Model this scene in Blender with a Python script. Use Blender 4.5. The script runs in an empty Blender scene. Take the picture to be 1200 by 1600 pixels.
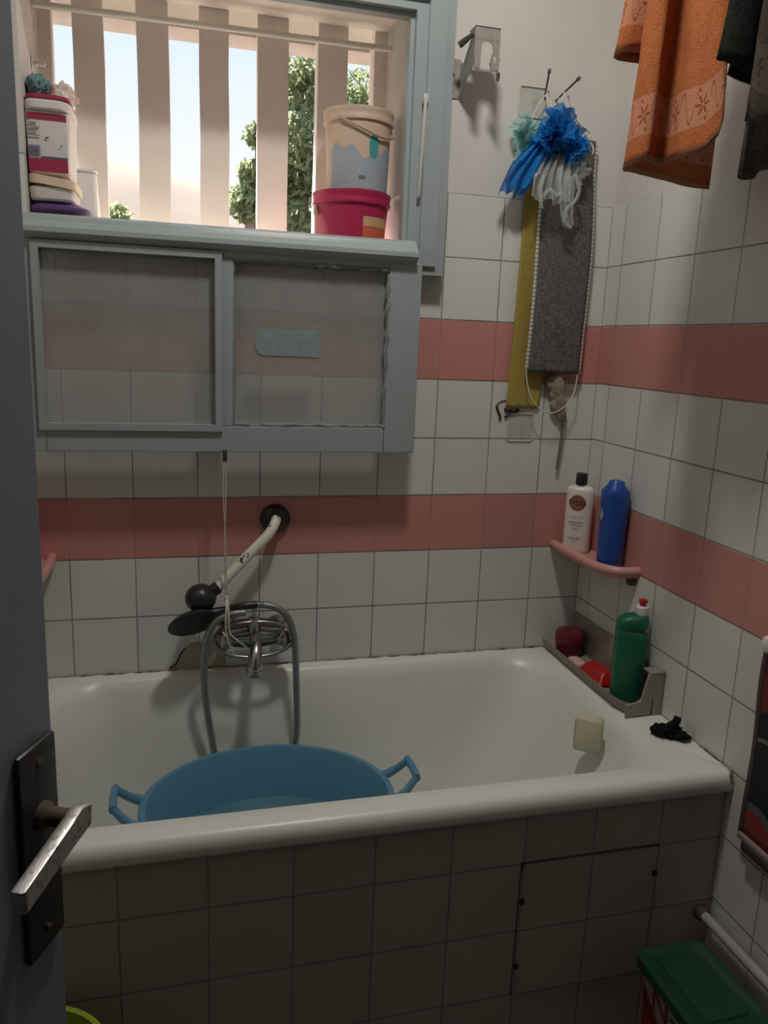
import bpy, bmesh, math, random
from mathutils import Vector, Matrix, noise
random.seed(7)
PI = math.pi
S = bpy.context.scene
COL = S.collection
RIM = 0.58                                   # height of the tub rim above the floor
T = 0.15                                     # tile size

# ------------------------------------------------------------------ node helpers
class NT:
    def __init__(s, name):
        s.m = bpy.data.materials.new(name); s.m.use_nodes = True
        s.t = s.m.node_tree; s.n = s.t.nodes; s.l = s.t.links
        for x in list(s.n): s.n.remove(x)
        s.out = s.n.new('ShaderNodeOutputMaterial')
    def node(s, typ, **kw):
        x = s.n.new(typ)
        for k, v in kw.items(): setattr(x, k, v)
        return x
    def put(s, sock, v):
        if isinstance(v, bpy.types.NodeSocket): s.l.new(v, sock)
        elif isinstance(v, (tuple, list)) and len(v) == 3 and sock.type == 'RGBA': sock.default_value = (*v, 1)
        else: sock.default_value = v
    def math(s, op, a, b=0.0, c=0.0):
        x = s.node('ShaderNodeMath', operation=op)
        s.put(x.inputs[0], a); s.put(x.inputs[1], b); s.put(x.inputs[2], c)
        return x.outputs[0]
    def step(s, v, lo, hi):
        x = s.node('ShaderNodeMapRange', interpolation_type='SMOOTHSTEP')
        s.put(x.inputs[0], v); s.put(x.inputs[1], lo); s.put(x.inputs[2], hi)
        return x.outputs[0]
    def mix(s, f, a, b):
        x = s.node('ShaderNodeMix', data_type='RGBA')
        s.put(x.inputs[0], f); s.put(x.inputs[6], a); s.put(x.inputs[7], b)
        return x.outputs[2]
    def pos(s):
        g = s.node('ShaderNodeNewGeometry'); x = s.node('ShaderNodeSeparateXYZ')
        s.l.new(g.outputs['Position'], x.inputs[0])
        return g.outputs['Position'], x.outputs[0], x.outputs[1], x.outputs[2]
    def obj(s):
        g = s.node('ShaderNodeTexCoord')
        return g.outputs['Object']
    def noise(s, scale, detail=3.0, rough=.5, vec=None):
        x = s.node('ShaderNodeTexNoise'); x.inputs['Scale'].default_value = scale
        x.inputs['Detail'].default_value = detail; x.inputs['Roughness'].default_value = rough
        if vec is not None: s.l.new(vec, x.inputs['Vector'])
        return x.outputs['Fac']
    def scaled(s, vec, sc):
        x = s.node('ShaderNodeMapping'); s.l.new(vec, x.inputs[0]); x.inputs['Scale'].default_value = sc
        return x.outputs[0]
    def bump(s, h, strength=.3, dist=.002):
        x = s.node('ShaderNodeBump'); s.put(x.inputs['Height'], h)
        x.inputs['Strength'].default_value = strength; x.inputs['Distance'].default_value = dist
        return x.outputs[0]
    def bsdf(s, color, rough=.5, metal=0.0, normal=None, **kw):
        b = s.node('ShaderNodeBsdfPrincipled')
        s.put(b.inputs['Base Color'], color); s.put(b.inputs['Roughness'], rough); s.put(b.inputs['Metallic'], metal)
        if normal is not None: s.l.new(normal, b.inputs['Normal'])
        for k, v in kw.items(): s.put(b.inputs[k.replace('_', ' ')], v)
        return b.outputs[0]
    def mixsh(s, f, a, b):
        x = s.node('ShaderNodeMixShader'); s.put(x.inputs[0], f); s.l.new(a, x.inputs[1]); s.l.new(b, x.inputs[2])
        return x.outputs[0]
    def done(s, sh):
        s.l.new(sh, s.out.inputs[0]); return s.m

def plain(name, c, rough=.45, metal=0.0, var=.08, scale=40, bump=0.0, bscale=300, **kw):
    t = NT(name); p = t.obj()
    f = t.noise(scale, 3, .6, p)
    col = t.mix(f, tuple(x * (1 - var) for x in c), tuple(min(1, x * (1 + var)) for x in c))
    nm = t.bump(t.noise(bscale, 2, .6, p), bump, .001) if bump else None
    return t.done(t.bsdf(col, rough, metal, nm, **kw))

def fuzzy(name, c, c2, scale=350, bump=.7, rough=.95, trans=0.0):
    t = NT(name); p = t.obj()
    n = t.noise(scale, 3, .7, p); n2 = t.noise(25, 2, .5, p)
    col = t.mix(n2, c, c2)
    col = t.mix(t.step(n, .35, .65), tuple(x * .72 for x in c), col)
    return t.done(t.bsdf(col, rough, 0, t.bump(n, bump, .003), Specular_IOR_Level=.1))

def tile_mat(name, ax, u0, pu, z0, pz, pink, top, white, pinkc, grout, paint, gdark=.85):
    t = NT(name); pv, X, Y, Z = t.pos()
    U = X if ax == 'X' else Y
    u = t.math('DIVIDE', t.math('SUBTRACT', U, u0), pu); v = t.math('DIVIDE', t.math('SUBTRACT', Z, z0), pz)
    def edge(q, p):
        f = t.math('FRACT', q)
        return t.math('MULTIPLY', t.math('MINIMUM', f, t.math('SUBTRACT', 1.0, f)), p)
    wob = t.math('MULTIPLY', t.math('SUBTRACT', t.noise(9, 2, .5, pv), .5), .0016)
    du = t.math('ADD', edge(u, pu), wob); dv = t.math('ADD', edge(v, pz), wob)
    d = t.math('MINIMUM', du, t.math('MULTIPLY', dv, .8))
    g = t.math('SUBTRACT', 1.0, t.step(d, .0007, .0021))
    dirt = t.step(t.noise(7, 4, .65, pv), .35, .7)
    cell = t.node('ShaderNodeCombineXYZ')
    t.l.new(t.math('FLOOR', u), cell.inputs[0]); t.l.new(t.math('FLOOR', v), cell.inputs[1])
    wn = t.node('ShaderNodeTexWhiteNoise', noise_dimensions='2D'); t.l.new(cell.outputs[0], wn.inputs['Vector'])
    wv = t.math('ADD', .955, t.math('MULTIPLY', wn.outputs['Value'], .075))
    base = white; pm = 0.0
    for a, b in pink:
        m = t.math('MULTIPLY', t.math('GREATER_THAN', Z, a), t.math('LESS_THAN', Z, b))
        pm = m if pm == 0.0 else t.math('MAXIMUM', pm, m)
    smear = t.noise(3.2, 4, .6, pv)
    wcol = t.mix(smear, tuple(x * .93 for x in white), white)
    if pink:
        base = t.mix(pm, wcol, t.mix(smear, tuple(x * .93 for x in pinkc), pinkc))
        gf = t.math('MULTIPLY', g, t.math('SUBTRACT', 1.0, t.math('MULTIPLY', pm, t.math('MULTIPLY', t.step(dv, .003, .005), .75))))
    else:
        base = wcol; gf = g
    br = t.node('ShaderNodeVectorMath', operation='SCALE'); t.l.new(base if not isinstance(base, tuple) else wcol, br.inputs[0]); t.l.new(wv, br.inputs['Scale'])
    gcol = t.mix(dirt, grout, tuple(x * .35 for x in grout))
    col = t.mix(t.math('MULTIPLY', gf, gdark), br.outputs[0], gcol)
    rough = .3
    h = t.math('ADD', t.math('SUBTRACT', 1.0, g), t.math('MULTIPLY', wn.outputs['Value'], .0))
    nb = t.bump(h, .55, .0012)
    ripple = t.node('ShaderNodeBump'); ripple.inputs['Strength'].default_value = .07; ripple.inputs['Distance'].default_value = .01
    t.l.new(t.noise(14, 2, .5, pv), ripple.inputs['Height']); t.l.new(nb, ripple.inputs['Normal'])
    sh = t.bsdf(col, rough, 0, ripple.outputs[0], Specular_IOR_Level=.32)
    if top is not None:
        pn = t.noise(18, 5, .6, pv)
        pc = t.mix(t.step(t.noise(5, 4, .6, pv), .3, .75), paint, tuple(x * .92 for x in paint))
        sp = t.bsdf(pc, .75, 0, t.bump(pn, .25, .004), Specular_IOR_Level=.25)
        edgez = t.math('ADD', top, t.math('MULTIPLY', t.math('SUBTRACT', t.noise(11, 3, .5, pv), .5), .008))
        sh = t.mixsh(t.math('GREATER_THAN', Z, edgez), sh, sp)
    return t.done(sh)

def sheer(name, c, alpha=.55, scale=420):
    t = NT(name); p = t.obj()
    v = t.node('ShaderNodeTexVoronoi', feature='DISTANCE_TO_EDGE'); v.inputs['Scale'].default_value = scale
    t.l.new(p, v.inputs['Vector'])
    a = t.math('ADD', alpha - .12, t.math('MULTIPLY', t.math('SUBTRACT', 1.0, t.step(v.outputs['Distance'], .02, .15)), .35))
    d = t.node('ShaderNodeBsdfDiffuse'); d.inputs[0].default_value = (*c, 1)
    tr = t.node('ShaderNodeBsdfTranslucent'); tr.inputs[0].default_value = (*c, 1)
    tp = t.node('ShaderNodeBsdfTransparent')
    return t.done(t.mixsh(a, tp.outputs[0], t.mixsh(.35, d.outputs[0], tr.outputs[0])))

def clear(name, c=(1, 1, 1), haze=.1, hazec=(.6, .62, .6), gloss=.08, rough=.15):
    t = NT(name)
    tp = t.node('ShaderNodeBsdfTransparent'); tp.inputs[0].default_value = (*c, 1)
    gl = t.node('ShaderNodeBsdfGlossy'); gl.inputs['Roughness'].default_value = rough
    d = t.node('ShaderNodeBsdfDiffuse'); d.inputs[0].default_value = (*hazec, 1)
    n = t.step(t.noise(14, 4, .6, t.obj()), .3, .8)
    hz = t.math('MULTIPLY', haze, t.math('ADD', .88, t.math('MULTIPLY', n, .24)))
    return t.done(t.mixsh(gloss, t.mixsh(hz, tp.outputs[0], d.outputs[0]), gl.outputs[0]))

WHITE = (.73, .745, .70); PINK = (.60, .275, .245); PAINT = (.70, .675, .64); GROUT = (.27, .26, .24)
PR = [(RIM + 2 * T, RIM + 3 * T), (RIM + 5 * T, RIM + 6 * T)]
M = {}
M['tile_back'] = tile_mat('wall tile back', 'X', 0.0, T, RIM, T, PR, RIM + 8 * T, WHITE, PINK, GROUT, PAINT)
M['tile_right'] = tile_mat('wall tile right', 'Y', -.0664, T, RIM + .002, T, PR, RIM + 8 * T, WHITE, PINK, GROUT, PAINT)
M['tile_apron'] = tile_mat('apron tile', 'X', .0022, T * 1.0076, RIM - .0014, T * 1.0076, [], None, (.44, .385, .335), PINK, (.16, .14, .125), PAINT, .6)
M['floor'] = tile_mat('floor tile', 'X', 0, .2, 0, .2, [], None, (.13, .11, .095), PINK, GROUT, PAINT)
M['paint'] = plain('wall paint', PAINT, .8, 0, .05, 6, .15, 60)
M['reveal'] = plain('reveal plaster', (.84, .78, .71), .85, 0, .07, 9, .3, 40)
M['concrete'] = plain('pale concrete', (.80, .73, .67), .9, 0, .1, 12, .4, 50)
def frame_paint():
    t = NT('blue grey gloss paint'); p = t.obj()
    n = t.noise(22, 5, .6, p); n2 = t.noise(4, 3, .6, p)
    c = t.mix(n2, (.31, .365, .38), (.37, .425, .44))
    chips = t.step(t.noise(60, 5, .7, p), .70, .74)
    c = t.mix(t.math('MULTIPLY', chips, .35), c, (.62, .62, .58))
    return t.done(t.bsdf(c, .38, 0, t.bump(n, .25, .004), Specular_IOR_Level=.45))
M['frame'] = frame_paint()
M['hallpaint'] = plain('dim hall paint', (.20, .185, .17), .8, 0, .05, 6)
M['rail'] = plain('pale rail paint', (.55, .56, .54), .4, 0, .08, 30)
M['shaded'] = plain('weathered concrete edge', (.36, .31, .28), .95, 0, .2, 25)  # concrete colour darkened to carry the shade under the lintel
M['putty'] = plain('cracked putty', (.22, .25, .255), .8, 0, .25, 30, .9, 60)
M['door'] = plain('door paint', (.15, .178, .215), .42, 0, .06, 5, .15, 40)
M['glass'] = clear('dusty window glass', (.95, .955, .95), .30, (.60, .62, .60), .05, .12)
M['sticker'] = plain('faded teal sticker', (.25, .33, .34), .6, 0, .25, 45)
M['enamel'] = plain('white enamel', (.77, .785, .735), .34, 0, .025, 4)
def chrome():
    t = NT('worn chrome'); p = t.obj()
    n = t.noise(30, 4, .6, p)
    return t.done(t.bsdf(t.mix(n, (.33, .33, .32), (.54, .54, .52)), t.math('ADD', .12, t.math('MULTIPLY', n, .2)), 1.0))
M['chrome'] = chrome()
M['hose'] = plain('grey metal hose', (.30, .30, .29), .35, .7, .12, 60, .5, 900)
M['black'] = plain('black plastic', (.022, .022, .024), .35, 0, .2, 40)
M['blackcap'] = plain('black cap', (.02, .02, .018), .4)
M['blackcloth'] = fuzzy('black cloth', (.013, .013, .014), (.02, .02, .022), 500, .5)
def chipped():
    t = NT('chipped white paint'); p = t.obj()
    n = t.noise(26, 5, .7, t.scaled(p, (1.3, 1, .7)))
    chip = t.step(n, .585, .60)
    return t.done(t.bsdf(t.mix(chip, (.76, .73, .65), (.03, .026, .02)), .4, 0, t.bump(chip, -.3, .002)))
M['arm'] = chipped()
M['string'] = plain('off white string', (.58, .52, .44), .9, 0, .1, 200, .4, 700)
M['whitecord'] = plain('white cord', (.72, .70, .64), .85, 0, .1, 200, .4, 700)
M['basin'] = plain('blue basin plastic', (.115, .29, .43), .38, 0, .05, 9, Specular_IOR_Level=.4)
M['pinkp'] = plain('pink shelf plastic', (.63, .315, .29), .32, 0, .04, 12)
M['taupe'] = plain('taupe plastic', (.30, .265, .225), .5, 0, .06, 14)
M['whitep'] = plain('white bottle plastic', (.80, .74, .68), .3, 0, .02, 8)
M['bluep'] = plain('blue bottle plastic', (.015, .075, .36), .3, 0, .05, 8)
M['greenp'] = plain('green bottle plastic', (.008, .125, .072), .38, 0, .06, 8)
M['redcap'] = plain('red cap', (.45, .025, .03), .35)
M['maroon'] = plain('maroon jar plastic', (.135, .012, .026), .3, 0, .08, 9)
M['redsoap'] = plain('red soap packet', (.46, .012, .018), .32, 0, .1, 25, .4, 30)
M['pinksoap'] = plain('pale pink soap', (.70, .50, .44), .6)
M['soap'] = plain('ivory soap', (.62, .59, .44), .5, 0, .08, 25, .2, 40)
M['soap_edge'] = plain('darker soap side', (.50, .42, .26), .55, 0, .1, 25)  # darker and yellower than the soap body
M['copper'] = plain('copper label', (.34, .125, .075), .38, .2, .3, 25)
M['ink'] = plain('dark ink', (.03, .027, .024), .6)
M['greyink'] = plain('grey print', (.30, .27, .26), .6)
M['paleink'] = plain('pale rose print', (.62, .50, .46), .6)
M['metal'] = plain('dull zinc', (.45, .43, .40), .42, .55, .15, 30, .2, 200)
M['darkmetal'] = plain('dark steel', (.13, .12, .11), .4, .7, .2, 60)
M['rust'] = plain('rusty steel', (.12, .09, .07), .7, .4, .3, 60)
def worn():
    t = NT('worn aluminium'); p = t.obj()
    n = t.noise(140, 4, .7, p); m = t.step(n, .5, .62)
    c = t.mix(m, (.66, .62, .60), (.36, .33, .31))
    return t.done(t.bsdf(c, .38, .75, t.bump(n, .4, .001)))
M['handle'] = worn()
M['plate'] = plain('tarnished plate', (.055, .055, .058), .42, .5, .3, 60, .2, 120)
M['blue_net'] = sheer('blue net', (.03, .27, .68), .82)
M['aqua_net'] = sheer('aqua net', (.36, .74, .72), .62)
M['white_net'] = sheer('white net', (.78, .82, .80), .42)
def woven(name, c1, c2):
    t = NT(name); p = t.obj()
    w1 = t.noise(1.0, 2, .6, t.scaled(p, (900, 60, 60))); w2 = t.noise(1.0, 2, .6, t.scaled(p, (70, 60, 900)))
    f = t.math('ADD', t.math('MULTIPLY', w1, .5), t.math('MULTIPLY', w2, .5))
    c = t.mix(t.step(f, .38, .64), c1, c2)
    return t.done(t.bsdf(c, .9, 0, t.bump(f, .6, .002)))
M['mitt'] = woven('charcoal weave', (.045, .042, .042), (.20, .19, .18))
M['stitch'] = None
def stitch():
    t = NT('white stitched edging'); pv, X, Y, Z = t.pos()
    f = t.math('FRACT', t.math('MULTIPLY', Z, 95))
    return t.done(t.bsdf(t.mix(t.step(f, .72, .85), (.62, .60, .55), (.16, .15, .14)), .9))
M['stitch'] = stitch()
M['yellow'] = fuzzy('yellow cloth', (.50, .385, .10), (.58, .46, .13), 500, .8)
M['beige'] = fuzzy('beige knit', (.36, .29, .23), (.44, .36, .29), 260, .8)
M['brownstrap'] = plain('brown strap', (.19, .15, .125), .85, 0, .15, 90)
def towel(name, c, c2, flower, hem):
    t = NT(name); p = t.obj()
    uv = t.node('ShaderNodeUVMap'); s = t.node('ShaderNodeSeparateXYZ'); t.l.new(uv.outputs[0], s.inputs[0])
    U, V = s.outputs[0], s.outputs[1]
    pile = t.noise(420, 3, .7, p)
    base = t.mix(t.noise(20, 2, .5, p), c, c2)
    base = t.mix(t.step(pile, .35, .65), tuple(x * .7 for x in c), base)
    band = t.math('MULTIPLY', t.step(V, .040, .044), t.math('SUBTRACT', 1.0, t.step(V, .105, .109)))
    base = t.mix(band, base, flower)
    cb = t.node('ShaderNodeCombineXYZ'); 
    fu = t.math('SUBTRACT', t.math('FRACT', t.math('MULTIPLY', U, 1 / .075)), .5)
    fv = t.math('DIVIDE', t.math('SUBTRACT', V, .075), .075)
    r = t.math('SQRT', t.math('ADD', t.math('POWER', fu, 2.0), t.math('POWER', fv, 2.0)))
    a = t.math('ARCTAN2', fv, fu)
    pet = t.math('ADD', .13, t.math('MULTIPLY', t.math('COSINE', t.math('MULTIPLY', a, 6.0)), .11))
    fl = t.math('MULTIPLY', t.math('LESS_THAN', r, pet), t.math('GREATER_THAN', r, .04))
    vine = t.math('LESS_THAN', t.math('ABSOLUTE', t.math('SUBTRACT', fv, t.math('MULTIPLY', t.math('SINE', t.math('MULTIPLY', fu, 12.56)), .34))), .035)
    vine = t.math('MULTIPLY', vine, t.math('GREATER_THAN', r, .27))
    mk = t.math('MULTIPLY', band, t.math('MAXIMUM', fl, vine))
    base = t.mix(mk, base, tuple(x * .62 for x in c))
    he = t.math('SUBTRACT', 1.0, t.step(V, .006, .010))
    base = t.mix(t.math('MULTIPLY', he, .75), base, hem)
    return t.done(t.bsdf(base, .95, 0, t.bump(pile, .8, .003), Sheen_Weight=.0, Specular_IOR_Level=.1))
M['orange'] = towel('orange terry', (.49, .152, .056), (.56, .19, .075), (.54, .235, .14), (.56, .30, .20))
M['dark_towel'] = towel('dark brown terry', (.060, .048, .037), (.078, .063, .049), (.085, .070, .056), (.11, .095, .08))
M['black_towel'] = towel('blackish green terry', (.022, .025, .022), (.03, .032, .028), (.028, .03, .028), (.035, .037, .034))
def hanging_mat():
    t = NT('patterned textile'); pv, X, Y, Z = t.pos()
    q = t.math('ADD', Z, t.math('MULTIPLY', t.math('POWER', t.math('ADD', Y, .80), 2.0), 9.0))
    q = t.math('ADD', q, t.math('MULTIPLY', t.math('ADD', Y, .76), -.25))
    cr = t.node('ShaderNodeValToRGB'); cr.color_ramp.interpolation = 'CONSTANT'
    e = cr.color_ramp.elements
    stops = [(0, (.30, .045, .035)), (.23, (.10, .14, .17)), (.275, (.008, .014, .022)), (.55, (.013, .02, .03)), (.635, (.25, .22, .20)), (.66, (.012, .012, .014)), (.80, (.05, .045, .05)), (.82, (.19, .03, .028))]
    e[0].position, e[0].color = 0, (*stops[0][1], 1); e[1].position, e[1].color = stops[1][0], (*stops[1][1], 1)
    for pp, cc in stops[2:]:
        x = e.new(pp); x.color = (*cc, 1)
    v = t.math('DIVIDE', t.math('SUBTRACT', q, .47), .36); t.l.new(v, cr.inputs[0])
    n = t.noise(400, 2, .6, pv)
    return t.done(t.bsdf(t.mix(t.math('MULTIPLY', n, .35), cr.outputs[0], (.02, .02, .02)), .85, 0, t.bump(n, .5, .002)))
M['mat'] = hanging_mat()
M['matedge'] = plain('dark brown edging', (.085, .058, .055), .8)
M['pipe'] = plain('white pipe paint', (.44, .42, .40), .4)
M['greenlid'] = plain('dark green lid', (.005, .055, .028), .5, 0, .1, 12)
M['tubwhite'] = plain('cream tub plastic', (.42, .36, .33), .45)
M['redlabel'] = plain('dark red label', (.24, .018, .014), .5)
M['lime'] = plain('lime plastic', (.33, .40, .04), .4)
M['crimson'] = plain('crimson print', (.34, .02, .075), .5, 0, .08)
M['pailwhite'] = plain('milky pail plastic', (.74, .69, .66), .45, 0, .03)
M['paper'] = plain('label paper', (.66, .64, .64), .6, 0, .04)
M['slateprint'] = plain('slate print', (.12, .16, .19), .6)
M['barprint'] = plain('bar print', (.19, .19, .28), .6)
M['cream'] = plain('cream plastic', (.74, .58, .42), .5, 0, .05)
M['violet'] = plain('violet plastic', (.13, .065, .21), .4, 0, .08)
M['milky'] = plain('milky translucent plastic', (.72, .72, .72), .4, 0, .02)
M['magenta'] = plain('magenta pail plastic', (.42, .018, .085), .4, 0, .08)
M['orangelabel'] = plain('orange label', (.62, .13, .06), .55)
M['yellowlabel'] = plain('yellow label band', (.60, .40, .22), .55)
M['beigepail'] = plain('beige pail plastic', (.62, .48, .37), .5, 0, .04, Transmission_Weight=.0)
M['palelabel'] = plain('pale blue label', (.34, .39, .45), .6, 0, .05)
M['teal'] = plain('teal print', (.06, .33, .33), .5)
M['handlecord'] = plain('pail handle', (.45, .32, .25), .5)
M['sponge'] = fuzzy('blue green scrubber', (.14, .30, .36), (.26, .40, .30), 160, .9)
M['bag'] = clear('clear plastic bag', (1, .95, .9), .5, (.75, .66, .58), .1, .3)
M['acrylic'] = clear('clear acrylic', (.97, .98, .97), .05, (.6, .62, .58), .05, .1)
def leaf():
    t = NT('sunlit leaves'); n = t.noise(2, 3, .6, t.obj())
    c = t.mix(n, (.21, .245, .125), (.36, .39, .24))
    d = t.node('ShaderNodeBsdfDiffuse'); tr = t.node('ShaderNodeBsdfTranslucent'); t.l.new(c, d.inputs[0]); t.l.new(c, tr.inputs[0])
    return t.done(t.mixsh(.5, d.outputs[0], tr.outputs[0]))
M['leaf'] = leaf()
M['bark'] = plain('bark', (.25, .19, .14), .9)
M['hill'] = plain('dry hillside', (.12, .094, .078), .95, 0, .12, .08)
M['caulk'] = None
def caulk():
    t = NT('grimy sealant'); pv, X, Y, Z = t.pos()
    n = t.step(t.noise(26, 4, .7, pv), .42, .6)
    return t.done(t.bsdf(t.mix(n, (.42, .38, .31), (.035, .03, .024)), .8, 0, t.bump(n, .5, .002)))
M['caulk'] = caulk()
M['patch'] = plain('tan filler', (.43, .36, .26), .85, 0, .15, 30, .5, 90)
M['gap'] = plain('dark gap', (.025, .02, .017), .9)
M['water'] = None
def water():
    t = NT('cloudy water')
    return t.done(t.bsdf((.095, .23, .30), .06, 0, None, Specular_IOR_Level=.5))
M['water'] = water()

# ------------------------------------------------------------------ mesh helpers (world coordinates)
def BM(): return bmesh.new()
def box(bm, x0, x1, y0, y1, z0, z1, bev=0, seg=2, rot=None, piv=None):
    b = BM()
    bmesh.ops.create_cube(b, size=1)
    for v in b.verts: v.co = Vector(((x0 + x1) / 2 + v.co.x * (x1 - x0), (y0 + y1) / 2 + v.co.y * (y1 - y0), (z0 + z1) / 2 + v.co.z * (z1 - z0)))
    if bev: bmesh.ops.bevel(b, geom=b.edges[:], offset=bev, segments=seg, profile=.5, affect='EDGES')
    if rot is not None:
        c = Vector(piv) if piv else Vector(((x0 + x1) / 2, (y0 + y1) / 2, (z0 + z1) / 2))
        for v in b.verts: v.co = c + rot @ (v.co - c)
    merge(bm, b); return bm
def merge(bm, b):
    me = bpy.data.meshes.new('tmp'); b.to_mesh(me); b.free(); bm.from_mesh(me); bpy.data.meshes.remove(me)
def loft(bm, rings, close=True, cap0=True, cap1=True):
    vs = [[bm.verts.new(p) for p in r] for r in rings]
    n = len(vs[0])
    for a, b in zip(vs, vs[1:]):
        for i in range(n if close else n - 1):
            j = (i + 1) % n
            bm.faces.new((a[i], a[j], b[j], b[i]))
    if cap0 and close: bm.faces.new(list(reversed(vs[0])))
    if cap1 and close: bm.faces.new(vs[-1])
    return bm
def smooth_pts(pts, n=8):
    pts = [Vector(p) for p in pts]; out = []
    for i in range(len(pts) - 1):
        p0 = pts[max(i - 1, 0)]; p1 = pts[i]; p2 = pts[i + 1]; p3 = pts[min(i + 2, len(pts) - 1)]
        for k in range(n):
            t = k / n
            out.append(.5 * ((2 * p1) + (p2 - p0) * t + (2 * p0 - 5 * p1 + 4 * p2 - p3) * t * t + (3 * p1 - p0 - 3 * p2 + p3) * t ** 3))
    out.append(pts[-1]); return out
def tube(bm, pts, r, seg=12, sm=0, flat=1.0, flat_axis=None):
    pts = [Vector(p) for p in pts]
    if sm: 
        rr = r if isinstance(r, (list, tuple)) else None
        np_ = smooth_pts(pts, sm)
        if rr: r = [rr[min(int(i / sm), len(rr) - 1)] * (1 - (i % sm) / sm) + rr[min(int(i / sm) + 1, len(rr) - 1)] * ((i % sm) / sm) for i in range(len(np_))]
        pts = np_
    rings = []; up = None
    for i, p in enumerate(pts):
        d = (pts[min(i + 1, len(pts) - 1)] - pts[max(i - 1, 0)]).normalized()
        if up is None:
            up = Vector((0, 0, 1)) if abs(d.z) < .9 else Vector((0, 1, 0))
        up = (up - d * up.dot(d)).normalized(); s = d.cross(up)
        rad = r[i] if isinstance(r, (list, tuple)) else r
        rings.append([p + (up * math.cos(a) + s * math.sin(a) * flat) * rad for a in [2 * PI * k / seg for k in range(seg)]])
    return loft(bm, rings)
def lathe(bm, prof, c, seg=40, sx=1.0, sy=1.0, mat=None, cap0=True, cap1=True):
    c = Vector(c); rings = []
    for r, z in prof:
        ring = [Vector((r * sx * math.cos(a), r * sy * math.sin(a), z)) for a in [2 * PI * k / seg for k in range(seg)]]
        rings.append([c + (mat @ p if mat is not None else p) for p in ring])
    return loft(bm, rings, True, cap0, cap1)
def prism(bm, poly, axis, a, b):
    def P(u, v, w):
        return Vector((w, u, v)) if axis == 'x' else Vector((u, w, v)) if axis == 'y' else Vector((u, v, w))
    return loft(bm, [[P(u, v, a) for u, v in poly], [P(u, v, b) for u, v in poly]])
def sphere(bm, c, r, sc=(1, 1, 1), sub=3):
    b = BM(); bmesh.ops.create_icosphere(b, subdivisions=sub, radius=r)
    for v in b.verts: v.co = Vector(c) + Vector((v.co.x * sc[0], v.co.y * sc[1], v.co.z * sc[2]))
    merge(bm, b); return bm
def sheet(bm, fn, nu, nv, w, h):
    uvl = bm.loops.layers.uv.verify()
    g = [[bm.verts.new(fn(i / nu, j / nv)) for j in range(nv + 1)] for i in range(nu + 1)]
    for i in range(nu):
        for j in range(nv):
            f = bm.faces.new((g[i][j], g[i + 1][j], g[i + 1][j + 1], g[i][j + 1]))
            for lp, (a, b) in zip(f.loops, ((i, j), (i + 1, j), (i + 1, j + 1), (i, j + 1))): lp[uvl].uv = (a / nu * w, b / nv * h)
    return bm
def rrect(x0, x1, y0, y1, r, seg=8):
    if not isinstance(r, (tuple, list)): r = (r,) * 4
    out = []
    for (cx, cy, a0, rr) in ((x1 - r[0], y1 - r[0], 0, r[0]), (x0 + r[1], y1 - r[1], PI / 2, r[1]), (x0 + r[2], y0 + r[2], PI, r[2]), (x1 - r[3], y0 + r[3], 1.5 * PI, r[3])):
        for k in range(seg + 1):
            a = a0 + PI / 2 * k / seg
            out.append((cx + rr * math.cos(a), cy + rr * math.sin(a)))
    return out
def rotz(a): return Matrix.Rotation(a, 3, 'Z')

# ------------------------------------------------------------------ object helpers
def link(name, bm, mat, parent=None, org=(0, 0, 0), ang=35, sm=True, solid=0, sub=0, label=None):
    bmesh.ops.remove_doubles(bm, verts=bm.verts[:], dist=1e-6)
    bmesh.ops.recalc_face_normals(bm, faces=bm.faces[:])
    o_ = Vector(org)
    for v in bm.verts: v.co -= o_
    me = bpy.data.meshes.new(name); bm.to_mesh(me); bm.free()
    for m in (mat if isinstance(mat, list) else [mat]): me.materials.append(m)
    if sm:
        for p in me.polygons: p.use_smooth = True
        me.set_sharp_from_angle(angle=math.radians(ang))
    o = bpy.data.objects.new(name, me); COL.objects.link(o)
    if parent is not None: o.parent = parent
    else: o.location = o_
    if solid:
        md = o.modifiers.new('thickness', 'SOLIDIFY'); md.thickness = solid; md.offset = 0
    if sub:
        md = o.modifiers.new('smooth', 'SUBSURF'); md.levels = sub; md.render_levels = sub
    if label: o['label'] = label
    return o
class Thing:
    def __init__(s, name, loc, label, cat, group=None, kind=None):
        s.o = bpy.data.objects.new(name, None); COL.objects.link(s.o); s.o.location = loc; s.o.empty_display_size = .02
        s.loc = Vector(loc); s.o['label'] = label; s.o['category'] = cat
        if group: s.o['group'] = group
        if kind: s.o['kind'] = kind
    def part(s, name, bm, mat, under=None, **kw):
        return link(name, bm, mat, under if under is not None else s.o, s.loc, **kw)
def single(name, bm, mat, org, label, cat, group=None, kind=None, **kw):
    o = link(name, bm, mat, None, org, **kw)
    o['label'] = label; o['category'] = cat
    if group: o['group'] = group
    if kind: o['kind'] = kind
    return o
def text_bm(body, size, fn, res=3, ext=0.0):
    c = bpy.data.curves.new('lettering', 'FONT'); c.body = body; c.size = size; c.align_x = 'CENTER'; c.align_y = 'CENTER'; c.resolution_u = res
    o = bpy.data.objects.new('lettering', c); COL.objects.link(o)
    dg = bpy.context.evaluated_depsgraph_get(); me = bpy.data.meshes.new_from_object(o.evaluated_get(dg))
    bpy.data.objects.remove(o); bpy.data.curves.remove(c)
    bm = BM(); bm.from_mesh(me); bpy.data.meshes.remove(me)
    for v in bm.verts: v.co = fn(v.co.x, v.co.y)
    return bm

# ================================================================== SETTING
XL, YF, ZC = -1.475, -1.96, 2.88
WX0, WX1, WZ0, WZ1 = -1.402, -.553, 1.62, 2.20        # window opening
DEP = .25
def structure(name, bm, mat, label, cat, **kw):
    return single(name, bm, mat, (0, 0, 0), label, cat, kind='structure', sm=False, **kw)
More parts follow.
